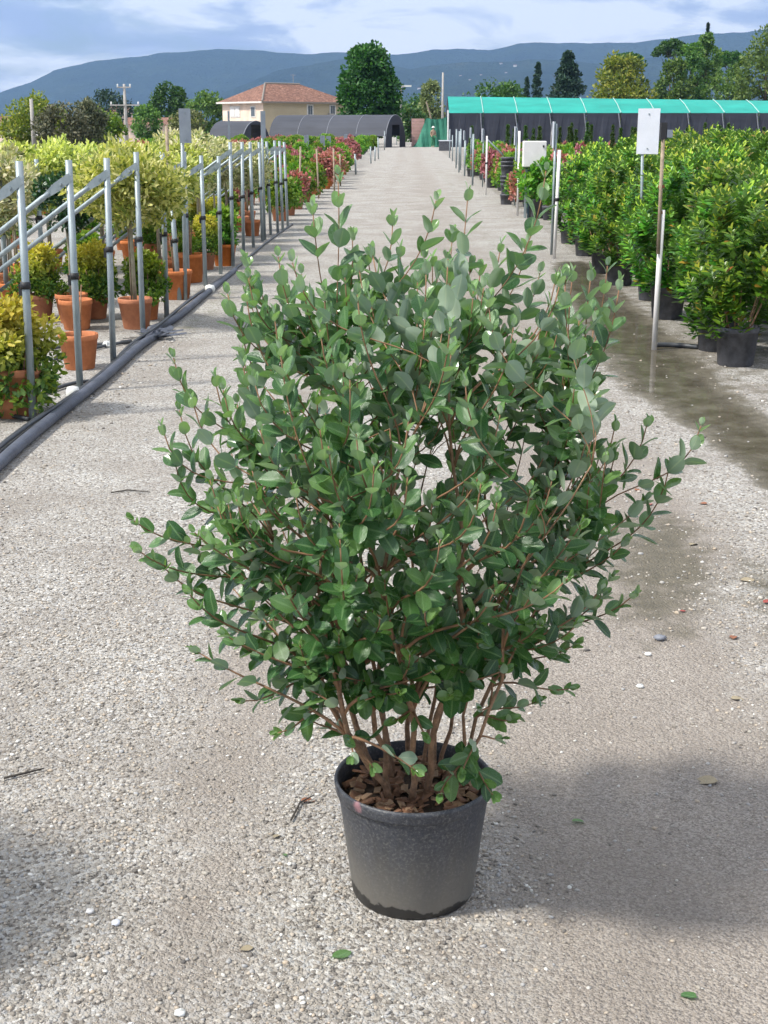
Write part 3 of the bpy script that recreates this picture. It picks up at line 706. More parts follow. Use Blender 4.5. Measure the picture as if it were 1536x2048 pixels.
# green shade house with black net walls
def shade_house():
    Y = 122.0; L0 = AY(898, 240, Y).x; xe = 46.0
    he = AY(898, 226, Y).z; hr = AY(898, 193, Y + 5).z; dep = 5.0
    o = empty('shade_house', (L0, Y, 0)); tag(o, 'long shade house with green sheet roof and black net walls', 'greenhouse')
    n = 14; bay = (xe - L0) / n; slope = -0.55 / n
    for i in range(n):
        x0, x1 = i * bay + .0, (i + 1) * bay - .05
        sg = .06 * math.sin(i * 2.1); ra, rb = hr + slope * i, hr + slope * (i + 1)
        mb = MB(); m = 5
        for k in range(m):
            t0, t1 = k / m, (k + 1) / m
            f = lambda t, r: he + (r - he) * t + .10 * math.sin(math.pi * t)
            mb.quad((x0, t0 * dep, f(t0, ra)), (x1, t0 * dep, f(t0, rb)), (x1, t1 * dep, f(t1, rb)), (x0, t1 * dep, f(t1, ra)))
        mb.quad((x1, dep, rb), (x0, dep, ra), (x0, 2 * dep, he), (x1, 2 * dep, he))
        rp = mb.build('roof_sheet', 'green_roof_sheet', o)
        MB().tube([(x1 + .03, -.02, he + .04), (x1 + .03, dep * .5, (he + rb) / 2 + .16), (x1 + .03, dep, rb + .06)], .045, 5).build('seam', 'seam', rp)
        w = MB(); q = 6
        for k in range(q):
            a0, a1 = x0 + (x1 - x0) * k / q, x0 + (x1 - x0) * (k + 1) / q; w0, w1 = .08 * math.sin(k * 2.2 + i), .08 * math.sin((k + 1) * 2.2 + i)
            w.quad((a0, w0, 0), (a1, w1, 0), (a1, .0, he - .02), (a0, .0, he - .02))
        w.build('net_panel', 'black_net', o)
        MB().tube([(x1 + .3 if i else x1, -.14, 0), (x1 - .2, -.12, he)], .05, 6).build('post', 'net_post', o)
    MB().quad((-.02, 0, 0), (-.02, 0, he), (-.02, dep, hr), (-.02, 2 * dep, he), (-.02, 2 * dep, 0)).build('net_panel', 'black_net', o)
    MB().tube([(-.08, -.1, 0), (-.08, -.1, he + .25)], .08, 6).build('post', 'white_plastic', o)
shade_house()
# black net tunnel
def net_tunnel(x_px, Y, xl, label, r=2.9, hgt=2.75, cut=.95, dy=-0.30):
    X = AY(x_px, 260, Y).x; o = empty('net_tunnel', (X, Y, 0), dy); tag(o, label, 'tunnel')
    n = 16; bay = 2.75; nb = int((X - xl) / bay)
    def arc(t): a = math.pi * t; return (-r * math.cos(a), hgt * math.sin(a) ** .85)
    for i in range(nb):
        x0, x1 = -i * bay, -(i + 1) * bay + .04; mb = MB()
        for k in range(n):
            (ya, za), (yb, zb) = arc(k / n), arc((k + 1) / n)
            if max(za, zb) < cut: continue
            za, zb = max(za, cut), max(zb, cut); sg = .05
            mb.quad((x0, ya, za), (x1, ya, za), (x1, yb, zb), (x0, yb, zb))
        p = mb.build('net_cover', 'tunnel_net', o, True)
        MB().tube([(x0, *arc(k / n)) for k in range(n + 1)], .035, 5).build('hoop', 'net_post', o, True)
    e = MB()
    for k in range(n):
        (ya, za), (yb, zb) = arc(k / n), arc((k + 1) / n)
        if abs((ya + yb) / 2) > r * .32: e.quad((.03, ya, 0.0 if abs(ya) > r * .3 else 1.9), (.03, yb, 0.0), (.03, yb, zb), (.03, ya, za))
        else: e.quad((.03, ya, 1.9), (.03, yb, 1.9), (.03, yb, zb), (.03, ya, za))
    e.build('end_net', 'black_net', o)
net_tunnel(791, 122, -14.2, 'long black shade net tunnel in front of the house')
net_tunnel(512, 100, -16.4, 'low black net tunnel end beyond the red-tipped shrubs', 2.6, 2.15, .8)

# tarpaulin, brick pier, person at the road's end
P0 = AY(827, 290, 121.5)
tarp = empty('green_tarpaulin', (AY(866, 290, 121.0).x, 123.0, 0)); tag(tarp, 'sagging green tarpaulin stretched beside the shade house', 'tarpaulin')
tw = 68 * 121 / FPX; mb = MB(); NU, NV = 22, 10
for j in range(NV + 1):
    for i in range(NU + 1):
        u, v = i / NU, j / NV; hl = 2.55 * (u ** .5 if u < .25 else .5 + (u - .25) * .28 + (.28 * max(0, u - .8) / .2)); hl = max(.25, min(2.75, 2.5 * min(1, u * 3.2) - .25 * math.sin(math.pi * min(1, max(0, (u - .25) / .75))) + .2 * u))
        x = (u - .5) * tw + (1 - v) * -.25; y = -.9 * (1 - v) ** 1.6 * (1 - u * .6) + .22 * math.sin(u * 17 + v * 4) * (1 - v * .6) + .1 * math.sin(u * 41 + v * 6)
        mb.v.append((x, y, hl * v))
for j in range(NV):
    for i in range(NU): a = j * (NU + 1) + i; mb.f.append((a, a + 1, a + NU + 2, a + NU + 1))
mb.build('sheet', 'green_tarp', tarp, True)
MB().tube([(tw / 2, 0, 0), (tw / 2, 0, 2.9)], .06, 6).build('pole', 'white_plastic', tarp)
MB().tube([(-.1, .3, 2.3), (-.6, .3, 3.9)], .07, 6).build('leaning_pole', 'wood', tarp)
P = AY(836, 237, 124); o = empty('brick_pier', (P.x, 124, 0)); tag(o, 'short pale pink brick wall beside the tarpaulin', 'wall')
for k in range(9): MB().box((0, 0, P.z * (k + .5) / 9), (1.15 - .02 * (k % 2), .5, P.z / 9 - .015)).build('block_course', 'brick_pink', o)

def skin_body(name, verts, edges, radii, mat, parent, root=0, sub=2):
    me = bpy.data.meshes.new(name); me.from_pydata(verts, edges, []); me.update()
    o = link(name, me, None, parent)
    m = o.modifiers.new('skin', 'SKIN'); m.use_smooth_shade = True
    if not me.skin_vertices: 
        bpy.context.view_layer.objects.active = o
    sv = me.skin_vertices[0].data if me.skin_vertices else None
    if sv is None: return o
    for i, r in enumerate(radii): sv[i].radius = (r, r * .9)
    sv[root].use_root = True
    sm = o.modifiers.new('sub', 'SUBSURF'); sm.levels = 1; sm.render_levels = sub
    me.materials.append(MATS[mat]); return o
plain('trouser_green', (.03, .16, .075), 0.8); plain('shirt_tan', (.33, .24, .17), 0.8); plain('skin', (.42, .25, .17), 0.6); plain('hat_white', (.75, .73, .68), 0.8)
P = G(866, 294.6); per = empty('person', (P.x, P.y, 0), 0.35); tag(per, 'person in green trousers, tan top and white hat walking by the tarpaulin', 'person')
def limb(mb, pts, rad, n=8): mb.tube(pts, rad, n)
bm_ = MB()
V = [(0, 0, .95), (0, 0, 1.15), (0, 0, 1.36), (0, 0, 1.46), (0, 0, 1.52), (0, -.02, 1.63),
     (-.18, 0, 1.38), (-.24, .03, 1.12), (-.20, -.16, .93), (-.19, -.22, .88), (.18, 0, 1.38), (.25, .02, 1.12), (.24, -.10, .90), (.24, -.13, .84),
     (-.10, 0, .90), (-.12, -.10, .50), (-.12, .02, .10), (-.12, -.12, .04), (.10, 0, .90), (.13, .04, .50), (.13, .20, .11), (.13, .07, .04)]
E = [(0, 1), (1, 2), (2, 3), (3, 4), (4, 5), (2, 6), (6, 7), (7, 8), (8, 9), (2, 10), (10, 11), (11, 12), (12, 13), (0, 14), (14, 15), (15, 16), (16, 17), (0, 18), (18, 19), (19, 20), (20, 21)]
Rr = [.15, .14, .15, .07, .08, .085, .065, .05, .038, .04, .065, .05, .038, .04, .095, .065, .05, .045, .095, .065, .05, .045]
def skinned(name, V, E, Rr, mat, parent):
    me = bpy.data.meshes.new(name); me.from_pydata(V, E, []); me.update()
    o = bpy.data.objects.new(name, me); COL.objects.link(o); o.parent = parent
    bpy.context.view_layer.objects.active = o
    m = o.modifiers.new('skin', 'SKIN'); sv = me.skin_vertices[0].data
    for i, r in enumerate(Rr): sv[i].radius = (r, r * .85)
    sv[0].use_root = True; m.use_smooth_shade = True
    s = o.modifiers.new('subdivision', 'SUBSURF'); s.levels = 1; s.render_levels = 1
    me.materials.append(MATS[mat]); return o
skinned('body', V, E, Rr, 'skin', per)
skinned('top', [V[i] for i in (0, 1, 2, 3, 6, 7, 10, 11)], [(0, 1), (1, 2), (2, 3), (2, 4), (4, 5), (2, 6), (6, 7)], [.165, .155, .165, .085, .082, .066, .082, .066], 'shirt_tan', per)
skinned('trousers', [V[0], V[14], V[15], V[16], V[18], V[19], V[20]], [(0, 1), (1, 2), (2, 3), (0, 4), (4, 5), (5, 6)], [.172, .12, .088, .072, .12, .088, .072], 'trouser_green', per)
ht = MB().lathe([(.0, .12), (.09, .11), (.105, .04), (.17, .0), (.17, -.012), (.0, -.01)], 14).build('hat', 'hat_white', per, True); ht.location = (0, -.02, 1.67)

# ================================================================== POSTS, SIGNS, HOSES (left of the road)
def stake(name, base, top, r, label, group, brace=False, mat='galvanized_steel', collar=True, cap=False):
    o = empty(name, base); tag(o, label, 'stake', group)
    t = Vector(top) - Vector(base)
    MB().tube([(0, 0, -.15), tuple(t)], r, 12).build('tube', mat, o, True)
    if collar:
        q = t * (0.55 + rng.uniform(-.04, .02)); d = t.normalized() * .022
        c = MB().tube([tuple(q - d), tuple(q + d)], r * 1.28, 10).build('clamp', 'clamp_black', o, True)
        MB().box(tuple(q + Vector((-r * 1.4, r * .6, -.03))), (.025, .02, .07)).build('bolt', 'clamp_black', c)
    if brace:
        a = t * .915; s = Vector((-1, .03, -.70 + rng.uniform(-.02, .02)))
        n = s.normalized(); sd = Vector((0, 1, 0)); k = a.z / -s.z; e = a + s * k
        m = MB(); p0 = a - n * .03 + Vector((-r, -r * .9, 0))
        m.tube([tuple(p0 + n * .17), tuple(p0 + n * .23), tuple(e)], [r * .55, r * .82, r * .82], 10)
        br = m.build('brace', 'galvanized_steel', o, True)
        up = n.cross(sd).normalized(); f = MB(); w0, w1 = r * 1.3, r * .75
        z = [p0 - n * .02 - up * w0 * .8, p0 + n * .10 - up * w0, p0 + n * .20 - up * w1, p0 + n * .20 + up * w1, p0 + n * .10 + up * w0, p0 - n * .02 + up * w0 * .8]
        fr = [tuple(q - sd * .004) for q in z]; bk = [tuple(q + sd * .006) for q in z]
        f.quad(*fr); f.quad(*reversed(bk))
        for i in range(6): f.quad(bk[i], bk[(i + 1) % 6], fr[(i + 1) % 6], fr[i])
        fl = f.build('flattened_end', 'galvanized_steel', br)
        bb = p0 + n * .07; MB().tube([tuple(bb - sd * .004), tuple(bb - sd * .018)], .011, 6).build('bolt', 'galvanized_steel', br)
    return o
LB = [((65, 840), (38, 322)), ((160, 783), (137, 320)), ((226, 727), (213, 316)), ((286, 672), (272, 304)), ((333, 637), (324, 304)), ((376, 590), (368, 303)), ((411, 572), (402, 311)), ((441, 548), (437, 312)), ((466, 533), (460, 284)), ((487, 512), (484, 284)), ((507, 495), (500, 284)), ((525, 483), (518, 284)), ((542, 470), (533, 283)), ((556, 467), (549, 281)), ((566, 463), (559, 282)), ((576, 455), (568, 284))]
ORD = 'first second third fourth fifth sixth seventh eighth ninth tenth eleventh twelfth thirteenth fourteenth fifteenth sixteenth'.split()
for si, (b, t) in enumerate(LB):
    B = G(*b); T = AY(t[0], t[1], B.y + .02)
    stake('support_stake', B, T, .0245, f'{ORD[si]} braced galvanized stake along the road hose, counted from the gold shrub pot', 'braced stakes along the terracotta pots', True)
# extra braces deeper in the bed belong to a second line of posts
for i, Y in enumerate((12.3, 13.6, 15.0, 16.6)):
    X = -4.1; B = Vector((X, Y, 0)); stake('support_stake', B, B + Vector((.02, 0, 1.45)), .026, 'galvanized stake with brace standing among the variegated standard trees', 'braced stakes inside the left bed', True)
B = G(360, 600); T = AY(341, 377, B.y); T2 = AY(333, 252, B.y)
o = stake('spliced_stake', B, T, .026, 'metal tube stake with a slim wooden cane bound on top', None, False); 
MB().tube([tuple(T - B - Vector((.01, .02, .2))), tuple(T2 - B)], [.02, .017], 8).build('cane', 'wood', o, True)
def sign(name, px0, px1, py0, py1, base, label, mat, group=None, rz=0.0, post=.02, legs=1):
    B = G(*base); a, c = AY(px0, py0, B.y), AY(px1, py1, B.y); w = (c.x - a.x) / max(.25, math.cos(rz)); hh = a.z - c.z
    o = empty(name, (B.x, B.y, 0)); tag(o, label, 'sign', group)
    cx = (a.x + c.x) / 2 - B.x; cz = (a.z + c.z) / 2
    p = MB().box((0, 0, 0), (w, .012, hh)).build('panel', mat, o); p.location = (cx, -.03, cz); p.rotation_euler = (0, 0, rz)
    m = p.data
    MB().tube([(0, 0, -.1), (cx - w * .28 * math.cos(rz), 0, a.z - .02)], post, 8).build('post', 'galvanized_steel', o, True)
    for s in (-.38, .38): MB().box((0, -.009, s * hh), (.012, .008, .012)).build('rivet', 'galvanized_steel', p)
    return o
sign('row_sign', 358, 384, 217, 286, (371, 600), 'tall dark grey metal sign plate above the cream variegated shrubs', 'sign_back')
sign('row_sign', 521, 532, 222, 276, (530, 480), 'narrow dark grey sign plate in front of the house corner', 'sign_back')
for px0, px1, py0, py1, Y in ((608, 618, 270, 304, 62), (640, 650, 271, 300, 68), (652, 662, 272, 290, 72), (688, 695, 268, 298, 75), (455, 461, 222, 280, 48)):
    b = AY(px0 + 4, 300, Y); bp = Vector((b.x, Y, 0)); d = bp - CAM; bx = 768 + FPX * d.dot(RGT) / d.dot(FWD); by = 1024 - FPX * d.dot(UPV) / d.dot(FWD)
    sign('row_sign', px0, px1, py0, py1, (bx, by), 'small grey row marker plate standing among the pink bushes', 'sign_back', 'row markers in the pink bushes')
for (b, t) in (((598, 415), (601, 293)), ((638, 397), (633, 298)), ((669, 385), (667, 297)), ((681, 372), (680, 308))):
    B = G(*b); stake('bed_stake', B, AY(t[0], t[1], B.y), .022, 'weathered wooden stake by the terracotta pots past the braced stakes', 'wooden stakes past the braced stakes', False, 'wood', False)
for (b, t) in (((712, 349), (710, 308)), ((742, 327), (741, 293)), ((750, 322), (750, 293)), ((757, 318), (756, 275)), ((769, 300), (769, 262)), ((793, 290), (793, 258)), ((801, 290), (802, 272))):
    B = G(*b); stake('bed_stake', B, AY(t[0], t[1], B.y), .035, 'short grey stake lining the far stretch of the road', 'grey stakes along the far road', False, 'galvanized_steel', False)

# hoses along the kerb of the bed
def hose(name, pts, r, mat, label, n=10, sub=6, group=None, squash=1.0):
    P = [Vector(p) for p in pts]; out = []
    for i in range(len(P) - 1):
        p0, p1, p2, p3 = P[max(0, i - 1)], P[i], P[i + 1], P[min(len(P) - 1, i + 2)]
        for k in range(sub):
            t = k / sub; out.append(.5 * ((2 * p1) + (p2 - p0) * t + (2 * p0 - 5 * p1 + 4 * p2 - p3) * t * t + (3 * p1 - p0 - 3 * p2 + p3) * t ** 3))
    out.append(P[-1]); return tag(MB().tube(out, r, n).build(name, mat, None, True), label, 'hose', group)
hose('ground_hose', [G(-120, 1040, .035), G(0, 925, .04), G(60, 872, .04), G(130, 816, .04), G(205, 757, .04), G(255, 713, .035), G(285, 688, .035), G(322, 664, .02)], .035, 'grey_hose', 'thick blue-grey hose lying along the road edge', 14)
hose('ground_hose', [G(300, 660, .03), G(345, 640, .04), G(378, 615, .035), G(400, 597, .03), G(440, 565, .02), G(470, 540, .02)], .035, 'grey_hose', 'grey hose continuing past the frayed joint')
hose('drip_line', [G(-60, 950, .02), G(0, 893, .06), G(66, 843, .07), G(150, 787, .05), G(240, 715, .05), G(300, 662, .04), G(340, 632, .06), G(372, 605, .04), G(410, 578, .03), G(470, 538, .02), G(520, 495, .02), G(560, 465, .015), G(585, 448, .015)], .016, 'black_hose', 'thin black irrigation line running beside the thick hose', 8)
hose('drip_line', [G(0, 905, .015), G(66, 853, .012), G(190, 760, .015), G(260, 690, .05), G(310, 655, .09), G(352, 622, .06), G(385, 596, .02)], .013, 'black_hose', 'second thin black irrigation line looped over the joint', 8)
for a, b, lb in (((-60, 840), (58, 838), 'short black drip line crossing to the nearest braced stake'), ((80, 788), (178, 762), 'black drip line reaching the second braced stake'), ((-60, 625), (70, 622), 'black drip line behind the gold-leaved shrubs'), ((110, 718), (262, 682), 'black drip line running past the empty terracotta pot'), ((80, 700), (215, 688), 'black drip line behind the empty terracotta pot')):
    A, B_ = G(*a, .02), G(*b, .02); hose('drip_line', [A, (A + B_) / 2 + Vector((0, .12, 0)), B_], .014, 'black_hose', lb, 8)
A = [G(*p, .02) for p in ((1312, 690), (1345, 690), (1400, 694), (1452, 696))]
hose('drip_line', A, .022, 'black_hose', 'wet black drip line from the spliced pole to the black pots', 8)
# frayed wrapping where the hoses meet
fw = MB(); base_ = G(320, 672)
for k in range(26):
    a = rng.uniform(0, 6.28); r1 = rng.uniform(.05, .24); z = rng.uniform(.0, .05); c0 = base_ + Vector((rng.uniform(-.12, .06), rng.uniform(-.3, .2), z))
    d = Vector((math.cos(a) * r1, math.sin(a) * r1 * 1.3, rng.uniform(-.0, .03)))
    s = Vector((-math.sin(a), math.cos(a), .2)) * rng.uniform(.02, .05)
    fw.quad(c0 - s, c0 + s, c0 + d + s * .5 + Vector((0, 0, .01)), c0 + d - s * .4 + Vector((0, 0, .005)))
tag(fw.build('frayed_wrap', 'grey_hose'), 'frayed grey fabric wrap where the hoses meet', 'wrap')
for px, py, s, lb in ((146, 786, .05, 'small white plastic peg under the thick hose'), (331, 806, .0, ''), (420, 578, .06, 'round pale hose connector beside the drip line'), (200, 838, .0, '')):
    if s:
        q = G(px, py, .04); o = MB().lathe([(.0, -.05), (s * .8, -.04), (s, .0), (s * .8, .04), (.0, .05)], 12).build('hose_fitting', 'white_plastic', None, True); o.location = q; tag(o, lb, 'fitting')
for px, py, sx, lb in ((80, 800, .075, 'white broken stone lying behind the first stake'), (214, 690, .06, 'white stone by the third braced stake'), (279, 683, .07, 'white stone at the fourth braced stake')):
    q = G(px, py, .02); mb = MB(); mb.lathe([(.0, -.02), (sx * .8, -.02), (sx, .0), (sx * .7, .028), (.0, .035)], 7)
    mb.v = [(x * rng.uniform(.6, 1.1), y * rng.uniform(.5, .9), z * rng.uniform(.7, 1.2)) for x, y, z in mb.v]
    o = mb.build('white_stone', 'white_plastic'); o.location = q; o.rotation_euler = (0, 0, rng.random() * 3); tag(o, lb, 'stone')

# ================================================================== POTTED PLANTS
def pot_profile(rt, rb, h, rim=.02, lip=.045):
    return [(rb * .96, 0), (rb, .006), (rt * .955, h - lip), (rt * .965, h - lip), (rt, h - lip + .008), (rt * 1.005, h - .008), (rt * .985, h), (rt * .94, h - .004), (rt * .92, h - .05), (rt * .915, h - .055)]
def add_pot(o, rt, rb, h, mat, soil=True, n=22):
    p = MB().lathe(pot_profile(rt, rb, h), n); p.f.append(tuple(reversed(range(n))))
    pp = p.build('pot', mat, o, True)
    s = MB().lathe([(rt * .93, h - .045), (rt * .5, h - .030), (.001, h - .026)], n).build('soil', 'soil', o, True)
    return pp
MESH_CACHE = {}
def shrub_mesh(key, w, h, per, ncl, leaf, wide, up=.6, shape='dome', z0=0.0, ztip=0.0):
    cl = []
    for k in range(ncl):
        if shape == 'dome':
            a = rng.random() * 6.28; t = rng.random(); rr = w / 2 * math.sqrt(max(0, 1 - (t * .95) ** 2.4)) * rng.random() ** .4 * (0.75 + .25 * math.sin(a * 3 + t * 5)); z = z0 + h * (.10 + .84 * t); r = w * .13
        elif shape == 'ball':
            u = rand_dirs(1)[0]; q = .5 + .5 * rng.random() ** .5; rr = w / 2 * q * math.hypot(u[0], u[1]); a = math.atan2(u[1], u[0]); z = z0 + h / 2 * (1 + u[2] * q); r = w * .15
        elif shape == 'spire':
            t = rng.random(); a = rng.random() * 6.28; rr = w / 2 * (1 - t) ** .8 * rng.random() ** .5; z = z0 + h * (.03 + .93 * t); r = w * .24 * (1.05 - .7 * t)
        cl.append((rr * math.cos(a), rr * math.sin(a), z, r))
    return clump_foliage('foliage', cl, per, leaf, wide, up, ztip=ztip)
def potted(name, cat, label, group, loc, potd, leafmat, me, crown_z, trunk=None, trunk_r=.015, stems=6, scale=1.0, rz=None, spread=.08):
    """potd = (rt, rb, h, mat) ; trunk = height of a clean stem or None for a bush with several stems"""
    d = Vector((loc[0], loc[1], .7)) - CAM; pxx = 768 + FPX * d.dot(RGT) / d.dot(FWD)
    if not (-.75 * FPX / d.y < pxx < 1536 + .75 * FPX / d.y): return None      # stands wholly outside the photograph
    o = empty(name, loc, rng.random() * 6.28 if rz is None else rz); tag(o, label, cat, group)
    rt, rb, h, mat = potd
    key = potd + ('pot',)
    if key not in MESH_CACHE:
        a = add_pot(o, *potd[:3], mat); MESH_CACHE[key] = (a.data, [c.data for c in o.children if c.name.startswith('soil')][0])
    else:
        link('pot', MESH_CACHE[key][0], None, o); link('soil', MESH_CACHE[key][1], None, o)
    if trunk:
        key = ('trunk', trunk, trunk_r)
        if key not in MESH_CACHE:
            MESH_CACHE[key] = MB().tube([(0, 0, h - .06), (.012, .0, h + (trunk - h) * .5), (0, 0.01, trunk + .15)], [trunk_r * 1.15, trunk_r, trunk_r * .8], 8).mesh('trunk', True)
        link('trunk', MESH_CACHE[key], 'pale_trunk', o)
        kc = ('cane', trunk)
        if kc not in MESH_CACHE: MESH_CACHE[kc] = MB().tube([(.03, .02, h - .08), (.025, .02, trunk + .05)], .008, 6).mesh('cane', True)
        link('cane', MESH_CACHE[kc], 'wood', o)
    elif stems:
        ks = ('stems', stems, h, round(crown_z, 1), spread)
        if ks not in MESH_CACHE:
            mb = MB()
            for k in range(stems):
                a = k * 2.4; mb.tube([(.02 * math.cos(a), .02 * math.sin(a), h - .06), (spread * math.cos(a), spread * math.sin(a), crown_z + .1), (spread * 1.9 * math.cos(a), spread * 1.9 * math.sin(a), crown_z + .35)], [.011, .008, .004], 6)
            MESH_CACHE[ks] = mb.mesh('stems', True)
        link('stems', MESH_CACHE[ks], 'bark', o)
    if me is not None:
        f = link('foliage', me, leafmat, o); f.location = (0, 0, crown_z)
    o.scale = (scale,) * 3
    return o
TC = (.155, .115, .275, 'terracotta'); TCb = (.185, .14, .32, 'terracotta'); TCs = (.13, .10, .22, 'terracotta'); BK = (.165, .135, .30, 'black_plastic'); BKs = (.13, .11, .25, 'black_plastic')
gold_me = [shrub_mesh('gold', .60, .60, 85, 60, .042, .5, .5, ztip=1.0) for _ in range(3)]
lime_me = [shrub_mesh('lime', .56, .52, 75, 50, .048, .55, .5, ztip=.6) for _ in range(3)]
ball_me = [shrub_mesh('ball', .92, .56, 95, 70, .062, .36, .5, 'ball') for _ in range(3)]
cream_me = [shrub_mesh('cream', .68, .66, 70, 44, .07, .36, .6, 'ball') for _ in range(3)]
dark_me = shrub_mesh('dark', .46, .52, 60, 40, .045, .5, .5, 'ball')
bush_me = [shrub_mesh('bush', .80, .60, 50, 44, .08, .5, .5) for _ in range(3)]
# near terracotta pots, measured one by one
def gp(px, py): q = G(px, py); return (q.x, q.y + .12, 0)
potted('potted_shrub', 'potted plant', 'gold and green bushy shrub in a terracotta pot beside the first braced stake', None, gp(20, 838), TC, 'gold_leaf', gold_me[0], .02, scale=1.16)
potted('empty_pot', 'pot', 'terracotta pot holding only bare soil beside the second braced stake', None, gp(153, 742), TC, None, None, .3, stems=3, spread=.03, scale=.98)
potted('potted_shrub', 'potted plant', 'terracotta pot with a cut stem behind the bare-soil pot', None, gp(148, 662), TC, None, None, .26, stems=2, spread=.02, scale=1.0)
potted('potted_shrub', 'potted plant', 'yellow-tipped bushy shrub in terracotta pot behind the first stake', None, gp(75, 643), TC, 'gold_leaf', gold_me[1], .18, scale=.9)
potted('potted_shrub', 'potted plant', 'yellow-green bushy shrub hiding its terracotta pot behind the cut-stem pot', None, gp(188, 640), TCs, 'gold_leaf', gold_me[2], .18, scale=.92)
potted('potted_shrub', 'potted plant', 'bright lime bushy shrub in terracotta pot behind the tall-trunked tree', None, gp(292, 642), TCs, 'lime_leaf', lime_me[0], .20, scale=.88)
potted('standard_tree', 'potted tree', 'variegated yellow standard tree in large terracotta pot by the fourth stake', None, gp(268, 660), TC, 'variegated_leaf', ball_me[0], .98, trunk=1.15, trunk_r=.018, scale=1.02)
for px, py, s in ((350, 600, .96), (377, 566, 1.05)):
    potted('terracotta_pot', 'pot', 'tall terracotta pot with bare stems beside the spliced stake', 'terracotta pots by the spliced stake', gp(px, py), TCb, None, None, .34, stems=4, spread=.03, scale=s)
potted('potted_shrub', 'potted plant', 'terracotta pot with a small green shrub behind the sign plate', None, gp(447, 533), TCb, 'lime_leaf', lime_me[1], .30, scale=.9)
# deeper rows of the bed
std = [(90, 17.2), (145, 15.6), (195, 17.0), (312, 15.9), (345, 18.5), (40, 15.4), (255, 18.6), (-40, 17.0)]
for k, (px, Y) in enumerate(std):
    potted('standard_tree', 'potted tree', 'yellow variegated round-headed standard tree in a terracotta pot', 'yellow variegated standards in the left bed', (col_x(px, Y, 1.3), Y, 0), TC, 'variegated_leaf', ball_me[k % 3], .84 + .10 * ((k * 2) % 3) / 2 + .04 * (k % 2), trunk=1.15, trunk_r=.018, scale=1.02)
potted('standard_tree', 'potted tree', 'dark green ball-headed standard tree seen between the first two stakes', None, (col_x(132, 12.6, 1.0), 12.6, 0), TC, 'dark_leaf', dark_me, .86, trunk=.95, trunk_r=.014, scale=1.0)
for k, (px, Y) in enumerate(((-10, 14.6), (22, 15.2), (362, 18.6), (392, 20.0), (425, 21.6), (448, 22.8))):
    potted('standard_tree', 'potted tree', 'cream variegated standard tree in a terracotta pot', 'cream variegated standards in the left bed', (col_x(px, Y, 1.2), Y, 0), TC, 'cream_leaf', cream_me[k % 3], .88, trunk=1.0, trunk_r=.015, scale=1.0 if k > 1 else .98)
for k, (px, Y) in enumerate(((8, 13.6), (345, 21.5), (385, 22.5), (400, 20.5), (478, 24.0), (492, 25.5), (500, 23))):
    potted('standard_tree', 'potted tree', 'red-tipped standard shrub in a terracotta pot', 'red-tipped standards in the left bed', (col_x(px, Y, 1.4), Y, 0), TC, 'red_tip_leaf', cream_me[(k + 1) % 3], .92 if k not in (0, 4, 5, 6) else .85, trunk=1.05, trunk_r=.014, scale=1.05 if k in (1, 2, 3) else .96)
k = 0
for Y in (12.8, 13.8, 14.9, 16.2, 17.6, 19.0, 20.5, 22.0, 23.6, 25.0):
    for X in np.arange(-2.72, -.31 * Y - .4, -.78):
        if rng.random() < .55: continue
        if Y < 14.5 and X > -3.3: continue
        mt, me = [('gold_leaf', gold_me[k % 3]), ('lime_leaf', lime_me[k % 3]), ('mid_leaf', lime_me[(k + 1) % 3])][k % 3]
        lb = {'gold_leaf': 'low gold-leaved shrub in a terracotta pot under the standards', 'lime_leaf': 'low lime green shrub in a terracotta pot under the standards', 'mid_leaf': 'low plain green shrub in a terracotta pot under the standards'}[mt]
        potted({'gold_leaf': 'gold_shrub', 'lime_leaf': 'lime_shrub', 'mid_leaf': 'green_shrub'}[mt], 'potted plant', lb, lb.split(' in ')[0] + 's', (X + rng.uniform(-.15, .15), Y + rng.uniform(-.2, .2), 0), TC, mt, me, .22, scale=rng.uniform(.68, .88)); k += 1
# second stretch of the left bed
for Y in np.arange(27, 56, 1.7):
    for X in np.arange(-2.65, max(-.31 * Y - .4, -9.5), -1.0):
        k += 1; u = rng.random()
        mt, nm = ('lime_leaf', 'lime green') if X > -4.2 and Y < 33 else (('olive_leaf', 'olive green') if Y < 40 and X > -3.9 else ('pink_leaf', 'pink-red'))
        lb = f'{nm} bushy shrub in a terracotta pot past the braced stakes'
        potted({'lime_leaf': 'lime_shrub', 'olive_leaf': 'olive_shrub', 'pink_leaf': 'pink_shrub'}[mt], 'potted plant', lb, f'{nm} shrubs past the braced stakes', (X + rng.uniform(-.2, .2), Y + rng.uniform(-.3, .3), 0), TCb, mt, bush_me[k % 3], .24, scale=rng.uniform(.85, 1.1) * (.95 if nm != 'pink-red' else 1.12))
for Y in np.arange(57, 112, 3.6):
    for X in np.arange(-2.9, max(-.2 * Y, -17), -1.7):
        k += 1
        mt, nm, pt = ('mid_leaf', 'dark green upright', BK) if X > -4.7 else ((('pink_leaf', 'rose-pink', BK), ('red_tip_leaf', 'red-leaved', BK))[k % 2])
        lb = f'{nm} bush in a black pot along the far left bed'
        potted({'mid_leaf': 'upright_bush', 'pink_leaf': 'pink_bush', 'red_tip_leaf': 'red_bush'}[mt], 'potted plant', lb, f'{nm} bushes in the far left bed', (X + rng.uniform(-.3, .3), Y + rng.uniform(-.5, .5), 0), pt, mt, bush_me[k % 3], .28, scale=rng.uniform(1.05, 1.3))

